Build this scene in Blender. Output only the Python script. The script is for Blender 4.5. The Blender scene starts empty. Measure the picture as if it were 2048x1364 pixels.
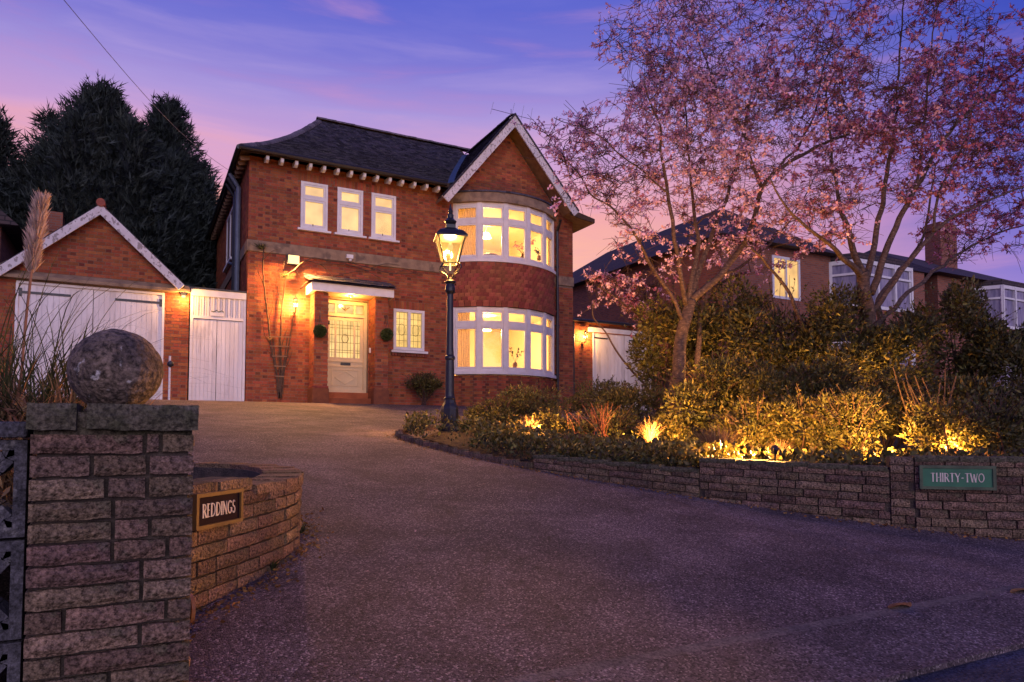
import bpy, bmesh, math, random
import numpy as np
from mathutils import Vector, Matrix, noise
random.seed(7); rng = np.random.default_rng(11)
R = math.radians
scene = bpy.context.scene
COL = scene.collection

# ---------------------------------------------------------------- camera
FPX = 1400.0; YAW = R(28); PITCH = R(2.7); HC = 1.4
cam_d = bpy.data.cameras.new('camera'); cam = bpy.data.objects.new('camera', cam_d); COL.objects.link(cam)
cam_d.sensor_width = 36; cam_d.lens = FPX / 2048 * 36
cam_d.shift_y = (188 - FPX * math.tan(PITCH)) / 2048
cam_d.clip_end = 2000; cam_d.clip_start = .05
cam.location = (0, 0, HC); cam.rotation_euler = (R(90) + PITCH, 0, -YAW)
scene.camera = cam

# ---------------------------------------------------------------- sky, dusk light, exposure
def lin(r, g, b):
    f = lambda c: (c/255/12.92 if c/255 <= .04045 else ((c/255 + .055)/1.055)**2.4)
    return (f(r), f(g), f(b), 1)
world = bpy.data.worlds.new('World'); scene.world = world; world.use_nodes = True
nt = world.node_tree; nt.nodes.clear()
def wn(t, **k):
    n = nt.nodes.new(t)
    for a, b in k.items(): setattr(n, a, b)
    return n
tc = wn('ShaderNodeTexCoord'); sep = wn('ShaderNodeSeparateXYZ'); nt.links.new(tc.outputs['Generated'], sep.inputs[0])
def wramp(stops):
    r = wn('ShaderNodeValToRGB'); e = r.color_ramp.elements
    while len(e) < len(stops): e.new(.5)
    for el, (p, c) in zip(e, stops): el.position = p; el.color = lin(*c)
    return r
glow = wramp([(0, (252, 196, 146)), (.2, (252, 188, 156)), (.30, (238, 166, 166)), (.36, (208, 160, 202)), (.42, (164, 146, 212)), (.48, (114, 113, 204)), (.56, (76, 92, 198)), (1, (54, 66, 162))])
away = wramp([(0, (200, 150, 196)), (.12, (150, 128, 204)), (.28, (94, 98, 196)), (.45, (58, 76, 182)), (.6, (44, 60, 160)), (1, (40, 50, 140))])
SA = R(14)
dotn = wn('ShaderNodeVectorMath', operation='DOT_PRODUCT'); dotn.inputs[1].default_value = (math.sin(SA), math.cos(SA), 0)
flat = wn('ShaderNodeVectorMath', operation='MULTIPLY'); flat.inputs[1].default_value = (1, 1, 0)
nrm = wn('ShaderNodeVectorMath', operation='NORMALIZE')
nt.links.new(tc.outputs['Generated'], flat.inputs[0]); nt.links.new(flat.outputs[0], nrm.inputs[0]); nt.links.new(nrm.outputs[0], dotn.inputs[0])
mr = wn('ShaderNodeMapRange', interpolation_type='SMOOTHSTEP'); mr.inputs[1].default_value = .60; mr.inputs[2].default_value = .97
nt.links.new(dotn.outputs['Value'], mr.inputs[0])
# thin streaked cloud
mp = wn('ShaderNodeMapping'); mp.inputs['Scale'].default_value = (2.0, 2.0, 15); mp.inputs['Rotation'].default_value = (R(5), R(-7), 0)
nt.links.new(tc.outputs['Generated'], mp.inputs[0])
cn = wn('ShaderNodeTexNoise'); cn.inputs['Scale'].default_value = 1.7; cn.inputs['Detail'].default_value = 6; cn.inputs['Roughness'].default_value = .55
cn.inputs['Distortion'].default_value = .35
nt.links.new(mp.outputs[0], cn.inputs[0])
shift = wn('ShaderNodeMath', operation='MULTIPLY_ADD'); shift.inputs[1].default_value = .14; shift.inputs[2].default_value = -.07
nt.links.new(cn.outputs['Fac'], shift.inputs[0])
zz = wn('ShaderNodeMath', operation='ADD'); nt.links.new(sep.outputs['Z'], zz.inputs[0]); nt.links.new(shift.outputs[0], zz.inputs[1])
nt.links.new(zz.outputs[0], glow.inputs[0]); nt.links.new(zz.outputs[0], away.inputs[0])
mx = wn('ShaderNodeMix', data_type='RGBA'); nt.links.new(mr.outputs[0], mx.inputs['Factor'])
nt.links.new(away.outputs[0], mx.inputs['A']); nt.links.new(glow.outputs[0], mx.inputs['B'])
cr = wn('ShaderNodeMapRange', interpolation_type='SMOOTHSTEP'); cr.inputs[1].default_value = .46; cr.inputs[2].default_value = .80; cr.inputs[4].default_value = .52
nt.links.new(cn.outputs['Fac'], cr.inputs[0])
mx2 = wn('ShaderNodeMix', data_type='RGBA'); nt.links.new(cr.outputs[0], mx2.inputs['Factor']); nt.links.new(mx.outputs['Result'], mx2.inputs['A'])
mx2.inputs['B'].default_value = lin(216, 156, 196)
bg = wn('ShaderNodeBackground'); bg.inputs['Strength'].default_value = 1.0
nt.links.new(mx2.outputs['Result'], bg.inputs[0])
wo = wn('ShaderNodeOutputWorld'); nt.links.new(bg.outputs[0], wo.inputs[0])

sd = bpy.data.lights.new('sun', 'SUN'); sun = bpy.data.objects.new('sun', sd); COL.objects.link(sun)
sd.energy = 1.5; sd.angle = R(60); sd.color = (.98, .84, .94)      # afterglow of the dusk sky, very soft
sun.rotation_euler = (R(80), 0, R(-12))
vs = scene.view_settings; vs.view_transform = 'Standard'; vs.look = 'None'; vs.exposure = 0.12; vs.gamma = 1; vs.use_curve_mapping = False
cy = scene.cycles
cy.use_denoising = True; cy.max_bounces = 6; cy.diffuse_bounces = 3; cy.glossy_bounces = 3; cy.transparent_max_bounces = 12
cy.transmission_bounces = 4; cy.caustics_reflective = False; cy.caustics_refractive = False; cy.sample_clamp_indirect = 4; cy.sample_clamp_direct = 0
WARM = (1.0, .47, .12); AMBER = (1.0, .44, .09)

# ---------------------------------------------------------------- helpers
_F = Vector((math.sin(YAW)*math.cos(PITCH), math.cos(YAW)*math.cos(PITCH), math.sin(PITCH)))
_Rt = Vector((math.cos(YAW), -math.sin(YAW), 0)); _U = _Rt.cross(_F)
PYC = 870 - FPX * math.tan(PITCH)
def ray(px, py): return _F + _Rt*((px - 1024)/FPX) - _U*((py - PYC)/FPX)
def at(px, py, Y):
    d = ray(px, py); return Vector((0, 0, HC)) + d*(Y/d.y)
def depth(p): return (Vector(p) - Vector((0, 0, HC))).dot(_F)
def gz(Y):
    if Y < 1.9: return .372
    if Y < 9.8: return 1.4 + .13*(Y - 9.8)
    if Y < 17.4: return 1.4 + .104*(Y - 9.8)
    return 1.4 + .104*7.6 + .02*(min(Y, 19.5) - 17.4)
ZB = 2.19
def bedz(Y): return max(gz(Y) + .10, 1.07)
def ss(a, b, x):
    t = max(0, min(1, (x - a)/(b - a))); return t*t*(3 - 2*t)

def link(o, parent=None):
    COL.objects.link(o)
    if parent is not None:
        o.parent = parent
        o.matrix_parent_inverse = WORLD.get(parent.name, Matrix()).inverted()
    return o
WORLD = {}
def thing(name, label, cat, loc=(0, 0, 0), group=None):
    o = bpy.data.objects.new(name, None); COL.objects.link(o); o.empty_display_size = .2
    o.location = loc; WORLD[o.name] = Matrix.Translation(Vector(loc))
    return tag(o, label, cat, group)
def tag(o, label=None, cat=None, group=None, kind=None):
    if label: o['label'] = label
    if cat: o['category'] = cat
    if group: o['group'] = group
    if kind: o['kind'] = kind
    return o

class MB:
    def __init__(s): s.v = []; s.f = []
    def add(s, vs_, fs):
        n = len(s.v); s.v.extend([tuple(v) for v in vs_]); s.f.extend([tuple(i + n for i in f) for f in fs]); return s
    def box(s, x0, x1, y0, y1, z0, z1):
        v = [(x0,y0,z0),(x1,y0,z0),(x1,y1,z0),(x0,y1,z0),(x0,y0,z1),(x1,y0,z1),(x1,y1,z1),(x0,y1,z1)]
        return s.add(v, [(0,3,2,1),(4,5,6,7),(0,1,5,4),(1,2,6,5),(2,3,7,6),(3,0,4,7)])
    def obox(s, c, u, n, lu, ln, lz):       # centred box with axes u (along), n (normal), z
        c = Vector(c); u = Vector(u).normalized(); n = Vector(n).normalized(); w = u.cross(n)
        if w.z < 0: w = -w
        P = []
        for k in (-.5, .5):
            for a, b in ((-.5,-.5),(.5,-.5),(.5,.5),(-.5,.5)): P.append(c + u*lu*a + n*ln*b + w*lz*k)
        return s.add(P, [(0,3,2,1),(4,5,6,7),(0,1,5,4),(1,2,6,5),(2,3,7,6),(3,0,4,7)])
    def bar(s, a, b, w, h):                 # rectangular bar from a to b
        a = Vector(a); b = Vector(b); d = (b - a).normalized()
        side = d.cross(Vector((0, 0, 1)));
        if side.length < 1e-3: side = Vector((1, 0, 0))
        side.normalize(); up = side.cross(d).normalized()
        P = []
        for q in (a, b):
            for i, j in ((-.5,-.5),(.5,-.5),(.5,.5),(-.5,.5)): P.append(q + side*w*i + up*h*j)
        return s.add(P, [(0,3,2,1),(4,5,6,7),(0,1,5,4),(1,2,6,5),(2,3,7,6),(3,0,4,7)])
    def tube(s, pts, rad, n=6, cap=True):
        pts = [Vector(p) for p in pts]; N = len(pts)
        if not hasattr(rad, '__len__'): rad = [rad]*N
        base = len(s.v); ref = None
        for i, p in enumerate(pts):
            d = (pts[min(i+1, N-1)] - pts[max(i-1, 0)])
            if d.length < 1e-9: d = Vector((0, 0, 1))
            d.normalize()
            if ref is None: ref = d.orthogonal().normalized()
            a = (ref - d*ref.dot(d))
            a = a.normalized() if a.length > 1e-6 else d.orthogonal().normalized()
            ref = a; b = d.cross(a)
            for k in range(n):
                t = 2*math.pi*k/n; s.v.append(tuple(p + (a*math.cos(t) + b*math.sin(t))*rad[i]))
        for i in range(N-1):
            for k in range(n):
                k2 = (k+1) % n
                s.f.append((base+i*n+k, base+i*n+k2, base+(i+1)*n+k2, base+(i+1)*n+k))
        if cap:
            s.f.append(tuple(base+k for k in reversed(range(n)))); s.f.append(tuple(base+(N-1)*n+k for k in range(n)))
        return s
    def lathe(s, prof, c, n=24, cap=True, rot=0, sq=None):
        base = len(s.v)
        for r, z in prof:
            for k in range(n):
                t = 2*math.pi*k/n + rot; s.v.append((c[0] + r*math.cos(t), c[1] + r*math.sin(t), c[2] + z))
        for i in range(len(prof)-1):
            for k in range(n):
                k2 = (k+1) % n; s.f.append((base+i*n+k, base+i*n+k2, base+(i+1)*n+k2, base+(i+1)*n+k))
        if cap:
            s.f.append(tuple(base+k for k in reversed(range(n)))); s.f.append(tuple(base+(len(prof)-1)*n+k for k in range(n)))
        return s
    def prism(s, poly, d):                  # extrude polygon (3D points) by vector d
        n = len(poly); P = [Vector(p) for p in poly]; Q = [p + Vector(d) for p in P]
        return s.add(P + Q, [tuple(range(n)), tuple(reversed(range(n, 2*n)))] + [(i, n+i, n+(i+1) % n, (i+1) % n) for i in range(n)])
    def build(s, name, mat, parent=None, smooth=False, **k):
        me = bpy.data.meshes.new(name); me.from_pydata(s.v, [], s.f); me.materials.append(mat)
        bm = bmesh.new(); bm.from_mesh(me); bmesh.ops.recalc_face_normals(bm, faces=bm.faces); bm.to_mesh(me); bm.free()
        if smooth: me.shade_smooth()
        o = link(bpy.data.objects.new(name, me), parent); return tag(o, **k)
def bevel(o, w=.01, seg=2):
    m = o.modifiers.new('bevel', 'BEVEL'); m.width = w; m.segments = seg; m.limit_method = 'ANGLE'; return o

def scatter(name, tv, tf, pos, M, mat, parent=None, extra=None, **k):
    """vectorised copies of a small template (leaves, needles, petals) in one mesh"""
    pos = np.asarray(pos, dtype=np.float32); M = np.asarray(M, dtype=np.float32); tv = np.asarray(tv, dtype=np.float32)
    N = len(pos); nv = len(tv)
    V = np.einsum('nij,vj->nvi', M, tv) + pos[:, None, :]
    F = np.concatenate([np.asarray(f) for f in tf]); L = len(F)
    loops = (np.arange(N)[:, None]*nv + F[None, :]).reshape(-1)
    sizes = np.tile(np.array([len(f) for f in tf]), N)
    me = bpy.data.meshes.new(name)
    me.vertices.add(N*nv); me.vertices.foreach_set('co', V.reshape(-1).astype(np.float32))
    me.loops.add(N*L); me.loops.foreach_set('vertex_index', loops.astype(np.int32))
    me.polygons.add(N*len(tf)); st = np.concatenate([[0], np.cumsum(sizes)[:-1]])
    me.polygons.foreach_set('loop_start', st.astype(np.int32))
    me.update(calc_edges=True); me.validate()
    me.materials.append(mat)
    o = link(bpy.data.objects.new(name, me), parent); return tag(o, **k)
def frames(dirs, size, roll=None, aspect=None):
    """rotation*scale matrices with local +Y along dirs"""
    d = np.asarray(dirs, dtype=np.float64); d /= np.linalg.norm(d, axis=1, keepdims=True) + 1e-9
    r = rng.normal(size=d.shape); r -= d*(r*d).sum(1, keepdims=True); r /= np.linalg.norm(r, axis=1, keepdims=True) + 1e-9
    n = np.cross(r, d); size = np.broadcast_to(np.asarray(size, dtype=float), (len(d),))
    return np.stack([r, d, n], axis=2)*size[:, None, None]
LEAF = ([(0,0,0),(.32,.45,.10),(0,1,0),(-.32,.45,.10)], [(0,1,2),(0,2,3)])
LEAF6 = ([(0,0,0),(.20,.25,.05),(.24,.58,.07),(0,1,-.06),(-.24,.58,.07),(-.20,.25,.05),(0,.5,-.03)], [(0,1,6),(1,2,6),(2,3,6),(3,4,6),(4,5,6),(5,0,6)])
NARROW = ([(0,0,0),(.13,.4,.04),(0,1,-.1),(-.13,.4,.04)], [(0,1,2),(0,2,3)])
def unit(n):
    v = rng.normal(size=(n, 3)); return v/np.linalg.norm(v, axis=1, keepdims=True)

# ---------------------------------------------------------------- materials
def mat(name, c1, c2=None, rough=.7, scale=6.0, bump=0.0, bscale=None, vary=0.0, spec=.3, detail=5, metal=0, spots=None, trans=0.0, lo=.35, hi=.65, stretch=None, grain=None):
    m = bpy.data.materials.new(name); m.use_nodes = True; t = m.node_tree; b = t.nodes['Principled BSDF']
    N = lambda ty: t.nodes.new(ty); L = t.links.new
    b.inputs['Roughness'].default_value = rough; b.inputs['Specular IOR Level'].default_value = spec; b.inputs['Metallic'].default_value = metal
    tcn = N('ShaderNodeTexCoord'); mpn = N('ShaderNodeMapping'); L(tcn.outputs['Object'], mpn.inputs[0])
    if stretch: mpn.inputs['Scale'].default_value = stretch
    col = None
    c1 = tuple(c1) + (1,); 
    if c2 is None: c2 = tuple(x*.75 for x in c1[:3])
    c2 = tuple(c2) + (1,)
    nz = N('ShaderNodeTexNoise'); nz.inputs['Scale'].default_value = scale; nz.inputs['Detail'].default_value = detail; L(mpn.outputs[0], nz.inputs[0])
    rm = N('ShaderNodeMapRange'); rm.inputs[1].default_value = lo; rm.inputs[2].default_value = hi; L(nz.outputs['Fac'], rm.inputs[0])
    mxn = N('ShaderNodeMix'); mxn.data_type = 'RGBA'; L(rm.outputs[0], mxn.inputs['Factor']); mxn.inputs['A'].default_value = c1; mxn.inputs['B'].default_value = c2
    col = mxn.outputs['Result']
    if vary:
        ge = N('ShaderNodeNewGeometry'); oi = N('ShaderNodeObjectInfo'); ad = N('ShaderNodeMath'); ad.operation = 'ADD'
        L(ge.outputs['Random Per Island'], ad.inputs[0]); L(oi.outputs['Random'], ad.inputs[1])
        fr = N('ShaderNodeMath'); fr.operation = 'FRACT'; L(ad.outputs[0], fr.inputs[0])
        vr = N('ShaderNodeMapRange'); vr.inputs[3].default_value = 1 - vary; vr.inputs[4].default_value = 1 + vary; L(fr.outputs[0], vr.inputs[0])
        hs = N('ShaderNodeHueSaturation'); L(col, hs.inputs['Color']); L(vr.outputs[0], hs.inputs['Value'])
        hr = N('ShaderNodeMapRange'); hr.inputs[3].default_value = .5 - vary*.05; hr.inputs[4].default_value = .5 + vary*.05
        f2 = N('ShaderNodeMath'); f2.operation = 'MULTIPLY'; f2.inputs[1].default_value = 7.31; L(fr.outputs[0], f2.inputs[0])
        f3 = N('ShaderNodeMath'); f3.operation = 'FRACT'; L(f2.outputs[0], f3.inputs[0]); L(f3.outputs[0], hr.inputs[0]); L(hr.outputs[0], hs.inputs['Hue'])
        col = hs.outputs['Color']
    if spots:                                # (scale, threshold, colour, strength)
        sc, th, sc_col, stg = spots
        n2 = N('ShaderNodeTexNoise'); n2.inputs['Scale'].default_value = sc; n2.inputs['Detail'].default_value = 3; L(mpn.outputs[0], n2.inputs[0])
        r2 = N('ShaderNodeMapRange'); r2.inputs[1].default_value = th; r2.inputs[2].default_value = th + .06; r2.inputs[4].default_value = stg; L(n2.outputs['Fac'], r2.inputs[0])
        m2 = N('ShaderNodeMix'); m2.data_type = 'RGBA'; L(r2.outputs[0], m2.inputs['Factor']); L(col, m2.inputs['A']); m2.inputs['B'].default_value = tuple(sc_col) + (1,)
        col = m2.outputs['Result']
    if grain:                                # (scale, dark, light): fine mottling
        n5 = N('ShaderNodeTexNoise'); n5.inputs['Scale'].default_value = grain[0]; n5.inputs['Detail'].default_value = 4; n5.inputs['Roughness'].default_value = .7; L(mpn.outputs[0], n5.inputs[0])
        r5 = N('ShaderNodeMapRange'); r5.inputs[1].default_value = .36; r5.inputs[2].default_value = .64; r5.inputs[3].default_value = grain[1]; r5.inputs[4].default_value = grain[2]; L(n5.outputs['Fac'], r5.inputs[0])
        m5 = N('ShaderNodeMix'); m5.data_type = 'RGBA'; m5.blend_type = 'MULTIPLY'; m5.inputs['Factor'].default_value = 1; L(col, m5.inputs['A']); L(r5.outputs[0], m5.inputs['B']); col = m5.outputs['Result']
    L(col, b.inputs['Base Color'])
    if bump:
        nb = N('ShaderNodeTexNoise'); nb.inputs['Scale'].default_value = bscale or scale*4; nb.inputs['Detail'].default_value = 6; L(mpn.outputs[0], nb.inputs[0])
        bp = N('ShaderNodeBump'); bp.inputs['Strength'].default_value = bump; bp.inputs['Distance'].default_value = .02; L(nb.outputs['Fac'], bp.inputs['Height']); L(bp.outputs[0], b.inputs['Normal'])
    if trans:
        tr = N('ShaderNodeBsdfTranslucent'); L(col, tr.inputs['Color']); ms = N('ShaderNodeMixShader'); ms.inputs[0].default_value = trans
        out = t.nodes['Material Output']; L(b.outputs[0], ms.inputs[1]); L(tr.outputs[0], ms.inputs[2]); L(ms.outputs[0], out.inputs['Surface'])
    return m
def glow_mat(name, col, strength, clear=0.0, pattern=None):
    m = bpy.data.materials.new(name); m.use_nodes = True; t = m.node_tree; t.nodes.clear(); L = t.links.new
    em = t.nodes.new('ShaderNodeEmission'); em.inputs[0].default_value = tuple(col) + (1,); em.inputs[1].default_value = strength
    if pattern:
        tcn = t.nodes.new('ShaderNodeTexCoord'); nz = t.nodes.new('ShaderNodeTexNoise'); nz.inputs['Scale'].default_value = pattern; nz.inputs['Detail'].default_value = 2
        L(tcn.outputs['Object'], nz.inputs[0]); mr_ = t.nodes.new('ShaderNodeMapRange'); mr_.inputs[1].default_value = .3; mr_.inputs[2].default_value = .7
        mr_.inputs[3].default_value = strength*.72; mr_.inputs[4].default_value = strength*1.12; L(nz.outputs['Fac'], mr_.inputs[0]); L(mr_.outputs[0], em.inputs[1])
    gl = t.nodes.new('ShaderNodeBsdfGlossy'); gl.inputs['Roughness'].default_value = .12; gl.inputs[0].default_value = (1, 1, 1, 1)
    m1 = t.nodes.new('ShaderNodeMixShader'); m1.inputs[0].default_value = .05; L(em.outputs[0], m1.inputs[1]); L(gl.outputs[0], m1.inputs[2])
    last = m1.outputs[0]
    if clear:
        tr = t.nodes.new('ShaderNodeBsdfTransparent'); m2 = t.nodes.new('ShaderNodeMixShader'); m2.inputs[0].default_value = clear
        L(last, m2.inputs[1]); L(tr.outputs[0], m2.inputs[2]); last = m2.outputs[0]
    o = t.nodes.new('ShaderNodeOutputMaterial'); L(last, o.inputs[0]); return m
def glass_mat(name, tint=(1, 1, 1), refl=.06):
    m = bpy.data.materials.new(name); m.use_nodes = True; t = m.node_tree; t.nodes.clear(); L = t.links.new
    tr = t.nodes.new('ShaderNodeBsdfTransparent'); tr.inputs[0].default_value = tuple(tint) + (1,)
    gl = t.nodes.new('ShaderNodeBsdfGlossy'); gl.inputs['Roughness'].default_value = .03
    ge = t.nodes.new('ShaderNodeNewGeometry'); dp = t.nodes.new('ShaderNodeVectorMath'); dp.operation = 'DOT_PRODUCT'; L(ge.outputs['Incoming'], dp.inputs[0]); L(ge.outputs['Normal'], dp.inputs[1])
    ab = t.nodes.new('ShaderNodeMath'); ab.operation = 'ABSOLUTE'; L(dp.outputs['Value'], ab.inputs[0])
    om = t.nodes.new('ShaderNodeMath'); om.operation = 'SUBTRACT'; om.inputs[0].default_value = 1; L(ab.outputs[0], om.inputs[1])
    pw = t.nodes.new('ShaderNodeMath'); pw.operation = 'POWER'; pw.inputs[1].default_value = 5; L(om.outputs[0], pw.inputs[0])
    fr = t.nodes.new('ShaderNodeMath'); fr.operation = 'MULTIPLY_ADD'; fr.inputs[1].default_value = .9; fr.inputs[2].default_value = .03; L(pw.outputs[0], fr.inputs[0])
    ms = t.nodes.new('ShaderNodeMixShader'); L(fr.outputs[0], ms.inputs[0]); L(tr.outputs[0], ms.inputs[1]); L(gl.outputs[0], ms.inputs[2])
    o = t.nodes.new('ShaderNodeOutputMaterial'); L(ms.outputs[0], o.inputs[0]); return m
M = {}
M['brick'] = mat('red_brick', (.37,.112,.048), (.27,.078,.036), .85, 5, .5, 60, vary=.24, spec=.2)
M['brick_dark'] = mat('dark_header_brick', (.23,.068,.036), (.16,.050,.032), .85, 9, .5, 60, vary=.25, spec=.2)
M['mortar'] = mat('mortar', (.24,.17,.12), (.17,.12,.09), .95, 14, .4, 80)
M['stone_band'] = mat('sandstone', (.34,.24,.15), (.22,.15,.10), .9, 5, .4, 50, spots=(2.5, .58, (.12,.09,.07), .6))
M['white'] = mat('white_paint', (.80,.78,.76), (.72,.69,.66), .45, 5, .06, 30)
M['door_white'] = mat('painted_boards', (.78,.76,.75), (.66,.62,.60), .5, 3, .2, 40, stretch=(1,1,.25), vary=.05, spots=(5, .60, (.42,.38,.36), .35))
M['peel'] = mat('peeling_white_paint', (.70,.67,.66), (.60,.56,.55), .75, 5, .4, 30, spots=(17, .55, (.22,.18,.16), .75), stretch=(1, 1, .7))
M['cream'] = mat('cream_paint', (.62,.50,.30), (.56,.45,.27), .42, 4, .04, 20)
M['tile'] = mat('dark_roof_tile', (.070,.062,.078), (.040,.036,.052), .7, 12, .5, 60, vary=.6, spots=(7, .60, (.15,.145,.13), .6))
M['ridge'] = mat('ridge_tile', (.19,.15,.15), (.10,.085,.095), .85, 8, .5, 40, vary=.35, spots=(10, .6, (.16,.15,.13), .6))
M['hang'] = mat('hung_clay_tile', (.33,.10,.06), (.22,.066,.044), .8, 10, .35, 60, vary=.3)
M['lead'] = mat('lead_flashing', (.055,.10,.14), (.04,.07,.10), .5, 6, .1, 30, metal=.3)
M['black'] = mat('black_iron', (.012,.013,.018), (.022,.02,.022), .38, 14, .15, 60, spec=.5)
M['pipe'] = mat('dark_pipe', (.02,.022,.03), (.03,.03,.04), .4, 8)
M['pipe_blue'] = mat('grey_pipe', (.16,.19,.24), (.12,.14,.18), .45, 8)
M['timber_dark'] = mat('dark_timber', (.09,.05,.03), (.055,.032,.022), .8, 8, .3, 40)
M['soffit'] = mat('pine_soffit', (.30,.19,.11), (.22,.13,.08), .8, 7, .2, 40)
M['asphalt'] = None
M['soil'] = mat('garden_soil', (.045,.03,.02), (.02,.014,.01), .95, 12, .9, 30)
M['block'] = mat('rockfaced_block', (.205,.135,.088), (.108,.073,.052), .92, 13, 1.0, 75, vary=.32, spec=.15, spots=(16, .57, (.10,.085,.05), .6), grain=(85, .35, 2.1))
M['block_buff'] = mat('rockfaced_buff_block', (.235,.145,.085), (.14,.088,.055), .92, 11, 1.0, 75, vary=.28, spec=.15, spots=(14, .58, (.12,.095,.05), .6), grain=(80, .4, 1.8))
M['block_red'] = mat('rockfaced_red_block', (.165,.105,.075), (.090,.060,.048), .92, 13, 1.0, 75, vary=.3, spec=.15, spots=(16, .60, (.09,.08,.055), .5), grain=(85, .35, 2.1))
M['joint'] = mat('block_joint', (.11,.085,.068), (.06,.048,.042), .95, 18, .8, 80)
M['moss'] = mat('mossy_coping', (.10,.085,.058), (.05,.05,.026), .95, 9, .9, 60, spots=(11, .56, (.18,.15,.12), .5), grain=(70, .4, 1.9))
M['ball'] = mat('lichen_stone', (.135,.100,.072), (.060,.046,.038), .92, 11, .9, 55, spots=(26, .64, (.34,.32,.29), .8), grain=(62, .35, 2.2))
M['concrete'] = mat('screen_concrete', (.085,.08,.09), (.045,.043,.05), .92, 10, .7, 70, spots=(13, .6, (.20,.19,.18), .5), grain=(90, .45, 1.8))
M['glass'] = glass_mat('window_glass')
M['plaster'] = mat('cream_plaster', (.80,.70,.50), (.76,.66,.47), .9, 2)
M['curtain'] = mat('curtain_fabric', (.62,.47,.26), (.52,.38,.20), .95, 20, trans=.35)
M['wood'] = mat('furniture_wood', (.16,.08,.035), (.10,.05,.02), .5, 8)
M['frost'] = glow_mat('frosted_lit_pane', (1.0, .58, .20), 1.08, pattern=2.2)
M['frost2'] = glow_mat('leaded_lit_pane', (1.0, .61, .18), 1.08, pattern=5)
M['came'] = mat('lead_came', (.16,.10,.03), (.10,.06,.02), .6, 10)
M['lampglass'] = glow_mat('lit_lantern_glass', (1.0, .50, .11), .85, clear=.22, pattern=9)
M['bulb'] = glow_mat('bulb', (1.0, .62, .24), 2.6)
M['flood'] = glow_mat('flood_lens', (1.0, .58, .20), 2.4)
M['spotlens'] = glow_mat('spot_lens', (1.0, .6, .2), 3)
M['bark'] = mat('cherry_bark', (.13,.08,.06), (.055,.035,.03), .85, 14, .6, 60, stretch=(1,1,2.2), spots=(18, .6, (.26,.19,.14), .6))
M['twig'] = mat('twig', (.085,.045,.034), (.05,.028,.026), .8, 14)
M['blossom'] = mat('pink_blossom', (.80,.56,.74), (.66,.38,.58), .7, 6, vary=.40, trans=.35)
M['blossom_red'] = mat('red_bronze_leaf', (.54,.20,.33), (.38,.12,.22), .7, 6, vary=.45, trans=.35)
M['hedge'] = mat('laurel_leaf', (.112,.100,.032), (.055,.056,.020), .5, 4, vary=.7, trans=.25, spec=.35)
M['hedge2'] = mat('yellow_green_leaf', (.15,.120,.030), (.08,.074,.020), .5, 4, vary=.6, trans=.25, spec=.4)
M['ivy'] = mat('ivy_leaf', (.060,.066,.022), (.034,.040,.016), .6, 5, vary=.5, trans=.2, spec=.4)
M['conifer'] = mat('conifer_spray', (.050,.062,.052), (.028,.038,.036), .85, 2, vary=.6, spec=.1)
M['straw'] = mat('dry_grass', (.34,.21,.11), (.24,.14,.075), .8, 6, vary=.4, trans=.25)
M['blade'] = mat('green_blade', (.085,.095,.035), (.05,.06,.025), .6, 6, vary=.45, trans=.25)
M['plume'] = mat('pampas_plume', (.66,.50,.40), (.54,.38,.29), .9, 20, vary=.25, trans=.35)
M['redstem'] = mat('red_stem', (.26,.10,.06), (.17,.06,.04), .7, 10, vary=.3)
M['fern'] = mat('fern_frond', (.17,.10,.03), (.12,.08,.025), .7, 6, vary=.35, trans=.25)
M['box'] = mat('box_topiary', (.06,.085,.022), (.035,.05,.016), .6, 6, vary=.5)
M['vine'] = mat('vine_wood', (.13,.08,.05), (.07,.043,.03), .85, 16, .5, 60)
M['sign_dark'] = mat('sign_dark_plate', (.030,.015,.016), (.02,.011,.013), .85, 6, spec=.05)
M['sign_gold'] = mat('sign_brass_edge', (.20,.11,.03), (.13,.07,.025), .7, 10, .2, 40)
M['sign_letter'] = mat('sign_pale_lettering', (.78,.70,.60), (.62,.52,.44), .6, 30)
M['sign_green'] = mat('sign_green_plate', (.035,.17,.085), (.028,.12,.07), .45, 9)
M['sign_frame'] = mat('sign_weathered_frame', (.10,.13,.075), (.06,.08,.05), .7, 9, .3, 40)
M['reflector'] = mat('amber_reflector', (.55,.24,.07), (.45,.17,.05), .4, 20)
M['steel'] = mat('galvanised_wire', (.30,.30,.32), (.2,.2,.22), .4, 10, metal=.7)
M['petal'] = mat('fallen_petal', (.42,.28,.28), (.30,.18,.17), .8, 30, vary=.5)
M['deadleaf'] = mat('dead_leaf', (.30,.15,.04), (.18,.085,.03), .8, 20, vary=.3)

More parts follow.
